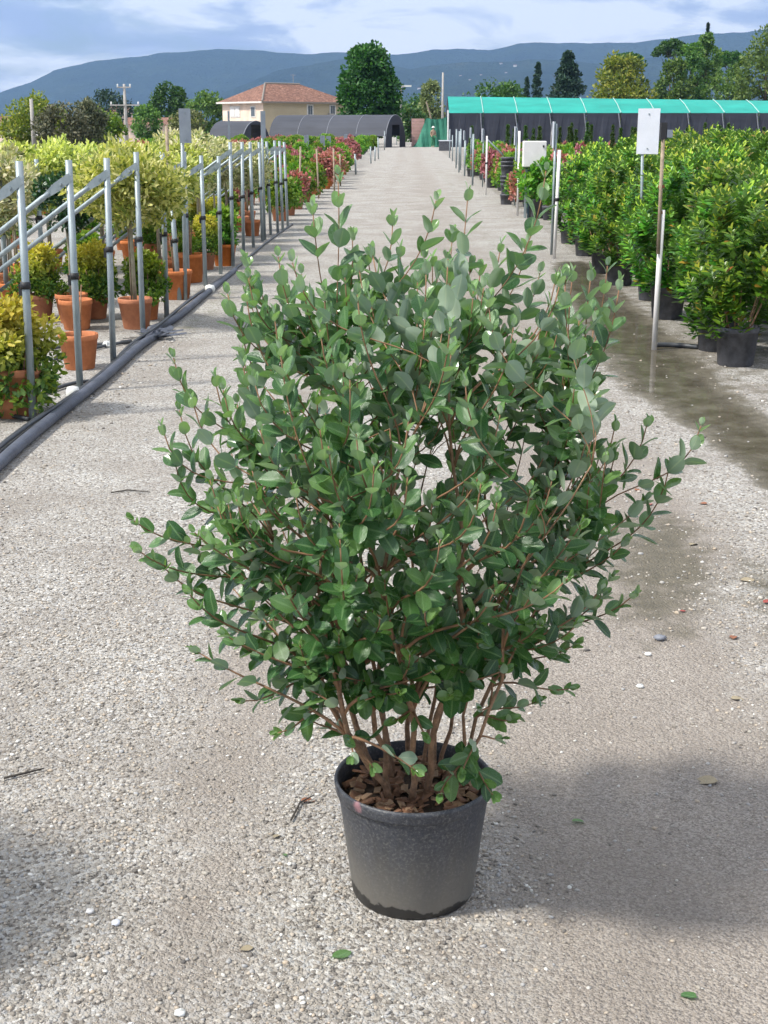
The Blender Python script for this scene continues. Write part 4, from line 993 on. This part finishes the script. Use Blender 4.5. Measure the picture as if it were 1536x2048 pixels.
# ---- right bed: strawberry trees in black pots
def arbutus_mesh(seed, h, w):
    P, D, N, T, Ln = [], [], [], [], []
    ns = 120
    for s in range(ns):
        a = rng.random() * 6.28; t = rng.random() ** .8
        prof = math.sin(math.pi * (0.10 + .80 * t)) ** .55
        rr = w / 2 * prof * (0.35 + .65 * rng.random() ** .45); z = h * (0.04 + .90 * t)
        tipp = np.array([rr * math.cos(a), rr * math.sin(a), z + rng.uniform(0, .08)])
        dv = np.array([math.cos(a) * .55 * rr / (w / 2), math.sin(a) * .55 * rr / (w / 2), 1.0]) + nrg.normal(size=3) * .15; dv /= np.linalg.norm(dv)
        L = rng.uniform(.13, .22); m = 17
        for k in range(m):
            q = k / (m - 1); p = tipp - dv * L * (1 - q); ph = k * 2.4
            pr = np.cross(dv, [math.cos(ph), math.sin(ph), .1]); pr /= np.linalg.norm(pr)
            op = .95 - .6 * q ** 3
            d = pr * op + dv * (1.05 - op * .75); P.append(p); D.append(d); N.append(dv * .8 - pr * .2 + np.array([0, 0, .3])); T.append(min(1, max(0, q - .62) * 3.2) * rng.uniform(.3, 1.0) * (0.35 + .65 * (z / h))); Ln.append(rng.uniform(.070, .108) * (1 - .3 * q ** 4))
    n = len(P); Ln = np.array(Ln)
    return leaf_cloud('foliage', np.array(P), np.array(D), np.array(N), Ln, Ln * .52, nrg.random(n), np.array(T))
arb = [arbutus_mesh(i, 1.12 + .04 * i, .86) for i in range(4)]
def arb_at(x, y, s=1.0, label='leafy strawberry tree shrub with yellow-green tips in a black pot', group='strawberry tree shrubs in the right bed', k=0):
    return potted('strawberry_tree', 'potted plant', label, group, (x, y, 0), BK, 'arbutus_leaf', arb[k % 4], .20, stems=7, scale=s, spread=.10)
front = [(1478, 735, 1.02), (1338, 640, 1.06), (1242, 572, 1.04), (1208, 548, .96), (1142, 488, 1.05)]
for i, (px, py, s) in enumerate(front):
    q = G(px, py); arb_at(q.x, q.y + .13, s, ['bushy strawberry tree in a black pot at the end of the wet drip line', 'strawberry tree in a black pot directly behind the tall spliced pole', 'strawberry tree in a black pot beside the narrow end of the puddle', 'smaller strawberry tree in a black pot just past the puddle', 'strawberry tree in a black pot close behind the pale tube pole'][i], 'strawberry tree shrubs at the bed edge', i)
k = 0
for Y in np.arange(9.3, 25.5, .86):
    for X in np.arange(2.55 + (.42 if k % 2 else 0), .305 * Y + .75, .86):
        fx = [abs(X - G(a, b).x) < .62 and abs(Y - G(a, b).y - .13) < .62 for a, b, _ in front]
        if any(fx) or (X < 2.9 and Y < 10.2) or (Y > 22.6 and X < 3.3): continue
        arb_at(X + rng.uniform(-.12, .12), Y + rng.uniform(-.14, .14), rng.uniform(.94, 1.10) + min(.16, max(0, (X - 2.8) * .09)), k=k + int(X * 3)); 
    k += 1
# further beds on the right
mixl = [('mid_leaf', 'plain green'), ('olive_leaf', 'olive green'), ('orange_leaf', 'orange-tinted'), ('mid_leaf', 'plain green')]
for Y in np.arange(27.5, 58, 2.0):
    for X in np.arange(2.75, min(.28 * Y, 11), 1.15):
        k += 1; mt, nm = mixl[2] if (X < 4.6 and 36 < Y < 44) else (mixl[1] if (X < 3.6 and Y < 34) else (('arbutus_leaf', 'yellow-tipped green') if Y < 34 else mixl[0]))
        lb = f'{nm} bushy shrub in a black pot past the strawberry trees'
        potted('potted_shrub', 'potted plant', lb, f'{nm} shrubs past the strawberry trees', (X + rng.uniform(-.2, .2), Y + rng.uniform(-.3, .3), 0), BK, mt, bush_me[k % 3], .26, scale=rng.uniform(1.1, 1.35))
# slim conifers before the black net
sp_me = [shrub_mesh('spire', .24, 1.66, 60, 40, .06, .4, .8, 'spire') for _ in range(2)]
for i, px in enumerate((943, 1015, 1027, 1050, 1066, 1078, 1119, 1137, 1142, 1151, 1173, 1181, 1224, 1240, 1263, 1268, 1372, 1383, 1408, 1436, 1454, 1476, 1500, 1525)):
    Y = 52 + rng.uniform(-3, 3); potted('slim_conifer', 'potted plant', 'slim pointed green conifer in front of the black net wall', 'slim conifers before the net wall', (col_x(px, Y, 1), Y, 0), BK, 'thuja_leaf', sp_me[i % 2], .2, stems=2, spread=.02, scale=rng.uniform(.92, 1.06))

# ---- right-hand posts, signs, cabinet, stacked pots
B = G(1308, 700); T = AY(1325, 420, B.y); T2 = AY(1327, 262, B.y)
o = empty('spliced_pole', B); tag(o, 'tall pale tube pole with rusty wired rod standing in the puddle edge', 'pole')
MB().tube([(0, 0, -.1), tuple(T - B)], .023, 12).build('tube', 'cabinet_paint', o, True)
MB().tube([tuple(T - B - Vector((.022, .03, .35))), tuple(T2 - B)], .015, 8).build('rod', 'wood', o, True)
hd = MB().box(tuple(T2 - B + Vector((.0, 0, .0))), (.05, .05, .13)).build('head', 'clamp_black', o)
MB().box(tuple(T2 - B + Vector((.045, -.01, -.02))), (.05, .03, .06)).build('connector', 'sign_back', hd)
for f in (.62, .73):
    q = (T - B) * (f / .63) if f < .63 else (T - B) + (T2 - T) * .3
    MB().tube([tuple(q - Vector((.01, 0, .012))), tuple(q + Vector((-.01, 0, .012)))], .026, 8).build('wire_tie', 'rust', o)
sign('row_sign', 1277, 1314, 217, 308, (1281, 600), 'white blank sign plate on a thin post before the shrubs', 'sign_white', rz=-.25, post=.016)
def edge_sign(px, py0, py1, Y, label, group=None, w=.32):
    B = Vector((col_x(px, Y, 1.4), Y, 0)); a, c = AY(px, py0, Y), AY(px, py1, Y); hh = a.z - c.z
    o = empty('row_sign', B); tag(o, label, 'sign', group)
    p = MB().box((0, 0, 0), (w, .02, hh)).build('panel', 'sign_white', o); p.location = (.0, 0, (a.z + c.z) / 2); p.rotation_euler = (0, 0, R_(80))
    MB().tube([(.03, .02, -.1), (.03, .02, a.z - .03)], .02, 8).build('post', 'galvanized_steel', o, True)
edge_sign(1106, 243, 296, 19.6, 'grey sign plate turned edge-on behind the white cabinet')
for px, a, b, Y in ((1030, 253, 290, 32), (965, 257, 284, 42), (941, 255, 276, 50), (928, 261, 280, 58), (913, 260, 276, 66)):
    edge_sign(px, a, b, Y, 'white sign plate turned edge-on along the right bed', 'edge-on sign plates down the right bed')
for (b, t), lb in ((((1108, 517), (1119, 300)), 'pale tube pole beside the wet ground and black pots'), (((1035, 432), (1039, 262)), 'grey pole standing beside the white cabinet'), (((972, 390), (974, 272)), 'grey pole with a leaning brace at the orange-tinted shrubs')):
    B = G(*b); T = AY(t[0], t[1], B.y); o = stake('bed_pole', B, T, .024, lb, None, False, 'cabinet_paint', True)
    if b[0] == 972: MB().tube([tuple((T - B) * .95), tuple((T - B) * .5 + Vector((.75, .3, 0)))], .02, 8).build('brace', 'galvanized_steel', o, True)
for (b, t) in (((945, 371), (947, 268)), ((929, 352), (931, 281)), ((918, 345), (919, 262)), ((912, 337), (913, 258)), ((905, 322), (905, 270)), ((899, 316), (900, 258)), ((921, 340), (922, 258))):
    B = G(*b); stake('bed_stake', B, AY(t[0], t[1], B.y), .03, 'grey stake in the far line along the right bed', 'stakes down the far right bed', False, 'galvanized_steel', False)
# white meter cabinet on two legs
B = G(1040, 436); a, c = AY(1046, 282, B.y), AY(1091, 334, B.y); w = c.x - a.x; hh = a.z - c.z; cx = (a.x + c.x) / 2 - B.x; cz = (a.z + c.z) / 2
o = empty('meter_cabinet', B); tag(o, 'white metal cabinet box standing on two blue-grey legs', 'cabinet')
bx = MB().box((cx, 0, cz), (w, .22, hh)).build('case', 'cabinet_paint', o); bv = bx.modifiers.new('bevel', 'BEVEL'); bv.width = .015; bv.segments = 2
dr = MB().box((cx, -.125, cz), (w * .93, .025, hh * .94)).build('door', 'cabinet_paint', o)
MB().box((cx + w * .36, -.145, cz + hh * .3), (.03, .02, .04)).build('lock', 'clamp_black', dr)
MB().box((cx + w * .36, -.145, cz - hh * .32), (.05, .02, .07)).build('latch', 'clamp_black', dr)
for u in (-.32, .2):
    MB().box((cx + w * u, 0, (cz - hh / 2) / 2 + .01), (.05, .05, cz - hh / 2 + .04)).build('leg', 'galvanized_steel' if u < 0 else 'blue_tube', o)
    MB().tube([(cx + w * u + .06, -.03, 0), (cx + w * u + .06, -.03, cz - hh / 2)], .022, 8).build('conduit', 'blue_tube', o, True)
# stack of empty black pots
B = G(1012, 409)
o = empty('pot_stack', B); tag(o, 'tall stack of empty black plastic pots by the right bed', 'pot stack', 'nested black pots')
zz = 0
for i in range(7):
    m = MB().lathe([(.125, 0), (.145, .20), (.155, .20), (.155, .245), (.145, .245), (.14, .2), (.118, .01)], 18); p = m.build('pot', 'black_plastic', o, True)
    p.location = (rng.uniform(-.008, .008), 0, zz); zz += (.245 if i in (0, 3) else .09)
for px, py, s in ((1098, 440, 1.0), (1083, 432, .9)):
    B = G(px, py); o = empty('black_pot', B); tag(o, 'empty black plastic pot standing beside the white cabinet', 'pot', 'empty black pots by the cabinet')
    add_pot(o, .15 * s, .12 * s, .28 * s, 'black_plastic')
P = AY(890, 295, 104); o = empty('black_crate', (P.x, 104, 0)); tag(o, 'dark crate with a pale lid at the road end', 'crate')
MB().box((0, 0, .35), (.9, .7, .7)).build('body', 'black_plastic', o); MB().box((0, 0, .74), (.96, .76, .07)).build('lid', 'sign_white', o)

# ================================================================== THE FEIJOA IN ITS BLACK POT
PC = Vector((.022, 2.88, 0))
fe = empty('potted_feijoa', PC); tag(fe, 'large glossy-leaved feijoa shrub in a dusty black plastic pot on gravel', 'potted plant')
RT, RB, PH = .190, .150, .302
pp = MB().lathe([(RB * .97, 0), (RB * .995, .006), (RB, .012), (RB + (RT * .955 - RB) * .35, PH * .35), (RB + (RT * .955 - RB) * .7, PH * .66), (RT * .953, PH - .038), (RT * .958, PH - .034), (RT * .962, PH - .030)], 72)
pp.f.append(tuple(reversed(range(72)))); pot = pp.build('pot', 'dusty_black_plastic', fe, True)
MB().lathe([(RT * .962, PH - .030), (RT * .985, PH - .030), (RT * .992, PH - .026), (RT * .992, PH - .016), (RT * 1.0, PH - .012), (RT * 1.004, PH - .005), (RT * .995, PH + .001), (RT * .972, PH + .002), (RT * .955, PH - .004), (RT * .945, PH - .02), (RT * .93, PH - .07)], 72).build('rim', 'dusty_black_plastic', pot, True)
soilm = MB().lathe([(RT * .945, PH - .05), (RT * .7, PH - .040), (RT * .35, PH - .030), (.001, PH - .024)], 32); soilm.build('soil', 'soil', fe, True)
chipm = []
for i in range(6):
    m = MB(); m.box((0, 0, 0), (rng.uniform(.022, .042), rng.uniform(.010, .02), rng.uniform(.004, .008)))
    m.v = [(x * rng.uniform(.75, 1.2), y * rng.uniform(.6, 1.25), z + rng.uniform(-.002, .003)) for x, y, z in m.v]; me = m.mesh('bark_chip'); me.materials.append(MATS['bark_chip' if i % 3 else 'bark_chip_pale']); chipm.append(me)
for i in range(190):
    a = rng.random() * 6.28; r = RT * .84 * rng.random() ** .5
    c = link('bark_chip', chipm[i % 6], None, fe); c.location = (r * math.cos(a), r * math.sin(a), PH - .046 + .022 * (1 - r / RT) + rng.uniform(.002, .016))
    c.rotation_euler = (rng.uniform(-.5, .5), rng.uniform(-.4, .4), rng.random() * 6.28)

def leaf_template(curl, fold, seed, obov):
    """one feijoa leaf along +x, unit length: petiole, blade, midrib groove"""
    ns, nc = 7, 5; v = []; mid = []; r_ = random.Random(seed)
    for i in range(ns + 1):
        t = i / ns; tt = t ** obov
        w = .285 * max(0.0, 1 - abs(2 * tt - 1) ** 2.3) ** .62 if 0 < i < ns else (.012 if i == 0 else .035)
        x = .07 + .93 * t; zc = -curl * t * t + .02 * math.sin(5 * t + seed)
        for j in range(nc):
            s = (j / (nc - 1) - .5) * 2; wob = 1 + .05 * math.sin(9 * t + seed * 3)
            v.append((x, s * w * wob, zc + fold * abs(s) * w + .012 * math.sin(7 * t + 2 * s + seed))); mid.append(abs(s))
    f = [(i * nc + j, (i + 1) * nc + j, (i + 1) * nc + j + 1, i * nc + j + 1) for i in range(ns) for j in range(nc - 1)]
    n = len(v)
    v += [(0, -.012, .0), (0, .012, 0)]; mid += [0, 0]; f.append((n, 2, 2, n + 1)) if False else None
    v += [(.075, -.012, .0), (.075, .012, 0)]; mid += [0, 0]
    f.append((n, n + 2, n + 3, n + 1))
    return np.array(v), np.array(f), np.array(mid)
TEMPL = [leaf_template(rng.uniform(.02, .22), rng.uniform(.10, .34), i, rng.uniform(.82, 1.12)) for i in range(8)]

# silhouette of the crown: picture rows with left and right columns
ENV = [(440, 610, 1105), (550, 480, 1205), (650, 455, 1185), (750, 350, 1200), (850, 320, 1250), (950, 330, 1265), (1050, 300, 1260), (1150, 305, 1245), (1250, 390, 1200), (1350, 490, 1095), (1450, 575, 1015), (1540, 690, 985)]
TIPS = [(735, 515, .05), (800, 500, .1), (835, 565, -.05), (705, 470, .1), (905, 470, .1), (765, 640, -.1), (690, 555, 0), (865, 520, .2), (790, 585, .2), (960, 540, .2), (620, 1380, -.2), (960, 1420, -.15), (1020, 1440, -.05), (660, 1340, -.25), (800, 1385, -.32), (730, 1400, -.28), (870, 1340, -.35), (676, 350, .05), (625, 415, .1), (786, 440, .15), (872, 402, 0.0), (936, 388, .12), (1092, 342, .05), (1002, 492, .2), (1055, 485, .12), (1215, 532, .1), (1240, 566, .0), (492, 522, .05), (568, 560, .15), (1188, 645, .05), (347, 716, 0), (325, 858, -.05), (268, 1042, -.05), (275, 1100, -.12), (392, 1302, -.1), (482, 1402, -.1), (556, 1466, -.12), (1402, 852, .05), (1296, 842, .0), (1268, 1190, -.05), (1250, 1085, .0), (1138, 1378, .0), (1072, 1404, .03), (712, 868, -.45), (962, 968, -.5), (1135, 1158, -.42), (748, 932, -.52), (455, 588, 0), (648, 585, -.15), (815, 955, -.5), (640, 660, -.3), (850, 640, -.2), (740, 600, -.1), (980, 600, -.1), (900, 560, .15), (560, 700, -.3), (1100, 640, -.1), (1150, 760, -.2), (520, 860, -.35), (430, 760, -.1), (590, 980, -.45), (680, 1080, -.5), (880, 1080, -.5), (1060, 980, -.4), (700, 760, -.4), (930, 760, -.4), (1000, 830, -.35), (640, 860, -.45), (420, 960, -.2), (470, 1080, -.3), (560, 1160, -.4), (380, 1190, -.15), (850, 1220, -.45), (990, 1180, -.4), (1190, 1000, -.1), (1290, 1000, .05), (1340, 930, .05), (450, 1270, -.2), (600, 1290, -.3), (820, 1310, -.36), (1010, 1340, -.2), (900, 1390, -.3), (985, 1590, -.22), (850, 1470, -.26), (705, 1512, -.2), (745, 1535, -.18), (1000, 1478, -.12), (925, 1545, -.22), (790, 1440, -.25), (960, 1250, -.35), (1080, 1250, -.2), (760, 1230, -.42), (1150, 1290, -.05), (620, 1440, -.15), (880, 1590, -.24), (830, 1540, -.25)]
def plane_pt(px, py, dy): return AY(px, py, PC.y + dy) - PC
tips = [(plane_pt(*t), True) for t in TIPS]
for k in range(210):
    py = 490 + (1300 - 490) * rng.random() ** .95; l = np.interp(py, [e[0] for e in ENV], [e[1] for e in ENV]); r = np.interp(py, [e[0] for e in ENV], [e[2] for e in ENV])
    u = rng.uniform(-.96, .96); c = (l + r) / 2; half = (r - l) / 2
    dmax = half / FPX * 3.0 * math.sqrt(1 - u * u) * .95
    dy = rng.uniform(-1, 1) * dmax
    tips.append((plane_pt(c + u * half, py, dy), False))
# main stems fan out of the pot
stems = []
for i in range(15):
    a = i * 2.39996 + .4; rb = .028 + .075 * math.sqrt((i + .5) / 17); th = R_(7 + 27 * (i + .5) / 17 + rng.uniform(-4, 4))
    b = Vector((rb * math.cos(a), rb * math.sin(a) * .9, PH - .04)); L = rng.uniform(.72, 1.02) * (1.1 - .3 * math.sin(th))
    d = Vector((math.sin(th) * math.cos(a), math.sin(th) * math.sin(a), math.cos(th)))
    pts = []; m = 13; kx, ky = rng.uniform(-.07, .07), rng.uniform(-.07, .07)
    for j in range(m):
        t = j / (m - 1); p = b + d * (L * t) + Vector((kx * math.sin(t * 6 + i), ky * math.sin(t * 7 + i * 2), 0)) * (.25 + t) * min(1, t * 4) + Vector((rng.uniform(-.009, .009), rng.uniform(-.009, .009), 0)) * (j > 0) + Vector((0, 0, .10 * t * t)) - Vector((d.x, d.y, 0)) * .12 * t * t
        pts.append(p)
    rad = [.0072 * (1 - .72 * j / (m - 1)) * rng.uniform(.88, 1.12) * (.7 + .55 * ((i * 7) % 5) / 4) for j in range(m)]
    o = MB().tube(pts, rad, 9).build('stem', 'bark', fe, True); stems.append((pts, rad, o))
leaves = []   # (pos, dir, normal, length, template, rnd, tip)
def bez(a, b, c, d, t): s = 1 - t; return a * s ** 3 + b * (3 * s * s * t) + c * (3 * s * t * t) + d * t ** 3
crown_axis = Vector((0, 0, 0))
for T, given in tips:
    # branch off the stem that leads closest to this tip
    best = None
    low = T.z < PH + .33
    for pts, rad, o in stems:
        for j in range(2 if low else 4, len(pts)):
            q = pts[j]; dz = T.z - q.z; d = (T - q).length
            if low:
                cost = d + (0 if q.z < T.z + .05 else 1)
            else:
                if dz < .12: continue
                cost = abs(d - .40) * .9 + d * .7 + max(0, .22 - dz)
            cost += rng.random() * .10
            if best is None or cost < best[0]: best = (cost, q, (pts[min(j + 1, len(pts) - 1)] - pts[j - 1]).normalized(), o, rad[j])
    _, A, sd, so_, r0 = best
    L = (T - A).length; out = Vector((T.x, T.y, 0)); 
    if out.length > 1e-3: out.normalize()
    upk = .95 if T.z > .75 else (.45 if T.z > .45 else .1)
    endd = (out * .45 + Vector((0, 0, upk)) + Vector((rng.uniform(-.25, .25), rng.uniform(-.25, .25), 0)) + (T - A).normalized() * .8).normalized()
    c1 = A + (sd * .6 + (T - A).normalized() * .5) * L * .35; c2 = T - endd * L * .38
    if T.z > 1.05: endd = (endd * .35 + Vector((0, 0, 1))).normalized(); c2 = T - endd * L * .5
    n = max(6, int(L / .035)); pts = [bez(A, c1, c2, T, i / n) for i in range(n + 1)]
    rr = min(r0 * .7, .0045 + .003 * min(1, L))
    MB().tube(pts, [rr + (.0014 - rr) * (i / n) for i in range(n + 1)], 6).build('branch', 'twig', so_, True)
    # opposite leaf pairs, each turned a quarter round from the last
    ln_ = 0.0; sp = rng.uniform(.030, .040); nodes = max(5, int(L * .86 / sp)); ph0 = rng.random() * 3.14
    nodes = min(nodes, 15)
    for k in range(nodes):
        s = 1 - (k + .35) * sp / L
        if s < .06: break
        p = bez(A, c1, c2, T, s); d = (bez(A, c1, c2, T, min(1, s + .03)) - bez(A, c1, c2, T, s - .03)).normalized()
        ph = ph0 + k * math.pi / 2 + rng.uniform(-.25, .25)
        ax = d.cross(Vector((0, 0, 1)) if abs(d.z) < .9 else Vector((1, 0, 0))).normalized(); ay = d.cross(ax)
        for sgn in (1, -1):
            if k > 2 and rng.random() < .13: continue
            pr = (ax * math.cos(ph) + ay * math.sin(ph)) * sgn
            hi_ = max(0.0, min(1, (T.z - .8) / .5)); al = R_(24 + (34 - 12 * hi_) * min(1, k / 4) + rng.uniform(-10, 14)); ld = (d * math.cos(al) + pr * math.sin(al) + Vector((0, 0, -.12 if k > 3 else .05))).normalized()
            nrm = d - ld * d.dot(ld); nrm = (nrm.normalized() + Vector((0, 0, (.30 if d.z > .6 else .9) * (1 - .8 * hi_))) + Vector((rng.uniform(-.4, .4), rng.uniform(-.4, .4), rng.uniform(-.2, .2)))).normalized()
            sz = rng.uniform(.050, .070) * (.42 + .58 * min(1, (k + .5) / 2.6)) * (1.0 if given else .95)
            if rng.random() < .15: sz *= .75
            young = min(1, max(0.0, 1 - k / 2.6) * rng.uniform(.3, 1.0) + .28 * hi_ * rng.random() + (.35 if rng.random() < .06 else 0))
            leaves.append((p, ld, nrm, sz, rng.randrange(8), rng.random(), young))
    # the bud of unopened leaves at the tip
    for sgn in (1, -1):
        pr = Vector((math.cos(ph0), math.sin(ph0), 0)) * sgn * .25
        leaves.append((T, (endd + pr).normalized(), (pr * -1 + Vector((0, 0, .2))).normalized(), rng.uniform(.018, .03), rng.randrange(8), rng.random(), rng.uniform(.5, 1)))
def leaf_matrix(p, d, n, s):
    z = (n - d * n.dot(d)).normalized(); y = z.cross(d)
    return Matrix(((d.x * s, y.x * s, z.x * s, p.x), (d.y * s, y.y * s, z.y * s, p.y), (d.z * s, y.z * s, z.z * s, p.z), (0, 0, 0, 1)))
# which leaves show largest from where the photograph was taken
VV, FF, own = [], [], []; off = 0
mats_ = [leaf_matrix(*l[:4]) for l in leaves]
for li, (l, M) in enumerate(zip(leaves, mats_)):
    tv, tf, tm = TEMPL[l[4]]; A4 = np.array(M); w = tv @ A4[:3, :3].T + A4[:3, 3]
    VV.append(w); FF.append(tf + off); off += len(tv); own += [li] * len(tf)
allv = np.concatenate(VV); allf = np.concatenate(FF)
tree = BVHTree.FromPolygons([tuple(v) for v in (allv + np.array(PC))], [tuple(int(q) for q in f) for f in allf])
score = []
for li, (l, M) in enumerate(zip(leaves, mats_)):
    tv, tf, tm = TEMPL[l[4]]; vis = 0
    for u, w in ((.5, 0), (.3, .12), (.7, -.12), (.8, .1), (.45, -.18)):
        q = PC + (M @ Vector((u, w, .03))); dv = q - CAM; hit = tree.ray_cast(CAM, dv.normalized(), dv.length + .02)
        if hit[2] is not None and own[hit[2]] == li: vis += 1
    nz = Vector((M[0][2], M[1][2], M[2][2])).normalized(); vd = (PC + l[0] - CAM)
    score.append(vis / 5 * l[3] ** 2 * (abs(nz.dot(vd.normalized())) + .15) / vd.length_squared)
order = sorted(range(len(leaves)), key=lambda i: -score[i]); single = set(order[:300])
# leaf meshes for single leaves: template x tint
LM = {}
def leaf_mesh(t, rn, yg):
    key = (t, int(rn * 3.99), int(yg * 2.99))
    if key not in LM:
        tv, tf, tm = TEMPL[t]; me = np_mesh('leaf', tv, tf, {'rnd': np.full(len(tf), (key[1] + .5) / 4), 'tip': np.full(len(tf), key[2] / 2.6)}, {'mid': tm}, True); me.materials.append(MATS['feijoa_leaf']); LM[key] = me
    return LM[key]
for li in order[:300]:
    l = leaves[li]; o = link('leaf', leaf_mesh(l[4], l[5], l[6]), None, fe); o.matrix_local = mats_[li]
rest = [i for i in range(len(leaves)) if i not in single]
V2, F2, R2, T2_, M2 = [], [], [], [], []; off = 0
for i in rest:
    tv, tf, tm = TEMPL[leaves[i][4]]; V2.append(VV[i]); F2.append(tf + off); off += len(tv)
    R2 += [leaves[i][5]] * len(tf); T2_ += [leaves[i][6]] * len(tf); M2.append(tm)
fm = np_mesh('foliage', np.concatenate(V2), np.concatenate(F2), {'rnd': np.array(R2), 'tip': np.array(T2_)}, {'mid': np.concatenate(M2)}, True)
tag(link('foliage', fm, 'feijoa_leaf', fe), None, None, None, 'stuff')
# unseen second feijoa, added out of view so its shadow darkens the lower left
f2 = empty('potted_feijoa', (-2.02, 2.42, 0), 2.2); tag(f2, 'unseen second feijoa shrub in a black pot, added to cast shade on the road', 'potted plant')
for ch in list(fe.children):
    if ch.name.split('.')[0] in ('pot', 'soil', 'foliage', 'stem'): copy_tree(ch, f2)
f2.scale = (.92,) * 3
print('feijoa leaves', len(leaves))

# ================================================================== LITTER ON THE ROAD
for px, py, rz, s, mt, lb in ((661, 1916, .6, .055, 'feijoa_leaf', 'fallen green leaf on the gravel in front of the pot'), (478, 1900, .5, .035, 'straw_leaf', 'small pale fallen leaf on the gravel'), (1396, 1996, 2.6, .04, 'feijoa_leaf', 'fallen green leaf lying on shaded gravel'), (1142, 1642, .1, .035, 'feijoa_leaf', 'small green leaf in the shrub shadow'), (1358, 1222, .3, .03, 'red_leaf', 'reddish-brown dead leaf past the shrub shadow'), (1460, 1396, .0, .045, 'straw_leaf', 'tan dead leaf on the coarse gravel strip'), (1525, 1205, .4, .05, 'red_leaf', 'orange-red dead leaf on the coarse gravel'), (1478, 1160, .2, .07, 'straw_leaf', 'pale curled leaf with stalk on the damp ground'), (1440, 1562, 3.0, .075, 'straw_leaf', 'flat grey-tan leaf lying in the shade'), (1465, 1278, 1.2, .05, 'dead_leaf', 'brown leaf scrap on the gravel strip'), (600, 1604, .6, .05, 'dead_leaf', 'brown leaf scrap close beside the pot'), (548, 1676, 1.2, .03, 'straw_leaf', 'tiny straw-coloured leaf beside the pot'), (572, 1712, 2.0, .02, 'feijoa_leaf', 'tiny green leaf scrap beside the pot'), (1268, 980, .4, .05, 'dead_leaf', 'dark dead leaf by the puddle edge'), (1300, 1010, 1.4, .045, 'red_leaf', 'reddish dead leaf by the puddle edge'), (1415, 1008, 2.4, .05, 'dead_leaf', 'brown dead leaf beside the damp strip'), (1380, 1090, .9, .06, 'straw_leaf', 'pale dry leaf on the damp strip')):
    q = G(px, py, .006); tv, tf, tm = TEMPL[rng.randrange(8)]
    me = np_mesh('fallen_leaf', tv, tf, {'rnd': np.full(len(tf), .8), 'tip': np.full(len(tf), .4 if py < 1950 else .1)}, {'mid': tm}, True)
    o = link('fallen_leaf', me, mt); o.location = q; o.scale = (s,) * 3; o.rotation_euler = (rng.uniform(-.12, .12), rng.uniform(-.02, .08), rz); tag(o, lb, 'leaf')
for pts, r, lb in ((((8, 1556), (50, 1546), (88, 1537)), .004, 'dark straight twig lying on the gravel'), (((582, 1640), (600, 1605), (628, 1590)), .003, 'thin brown twig beside the pot'), (((222, 985), (255, 980), (300, 984)), .004, 'thin dark twig on the pale road')):
    P_ = [G(*p, .008) for p in pts]; tag(MB().tube(P_, [r, r * .9, r * .5], 6).build('twig', 'stick', None, True), lb, 'twig')
for px, py, s, mt, lb in ((1320, 1275, .024, 'net_post', 'grey-green stone lying past the shrub shadow'), (1296, 1308, .014, 'white_plastic', 'small white stone past the shrub shadow'), (232, 1845, .013, 'sign_white', 'pale bluish pebble on the gravel'), (1280, 1372, .015, 'white_plastic', 'flat white pebble on the fine gravel'), (360, 2025, .014, 'white_plastic', 'white pebble at the road centre'), (180, 1822, .012, 'cabinet_paint', 'cream pebble on the brown gravel')):
    m = MB().lathe([(.0, -.6), (.7, -.5), (1, .0), (.75, .45), (.0, .6)], 8); m.v = [(x * rng.uniform(.75, 1.15) * s, y * rng.uniform(.7, 1.0) * s, z * rng.uniform(.7, 1.1) * s * .8) for x, y, z in m.v]
    o = m.build('stone', mt, None, True); o.location = G(px, py, s * .4); tag(o, lb, 'stone')

# ================================================================== AIR
hz = MB().box((0, 0, 449), (18800, 18800, 900)).build('haze', None); tag(hz, 'thin blue haze in the air over the plain', None, None, 'stuff')
hm = bpy.data.materials.new('haze_air'); hm.use_nodes = True; ht_ = hm.node_tree; ht_.nodes.clear()
ho = ht_.nodes.new('ShaderNodeOutputMaterial'); pv_ = ht_.nodes.new('ShaderNodeVolumePrincipled')
pv_.inputs['Color'].default_value = (.34, .57, .98, 1); pv_.inputs['Density'].default_value = 0.000115; pv_.inputs['Anisotropy'].default_value = 0.2
ht_.links.new(pv_.outputs[0], ho.inputs['Volume']); hz.data.materials.append(hm)
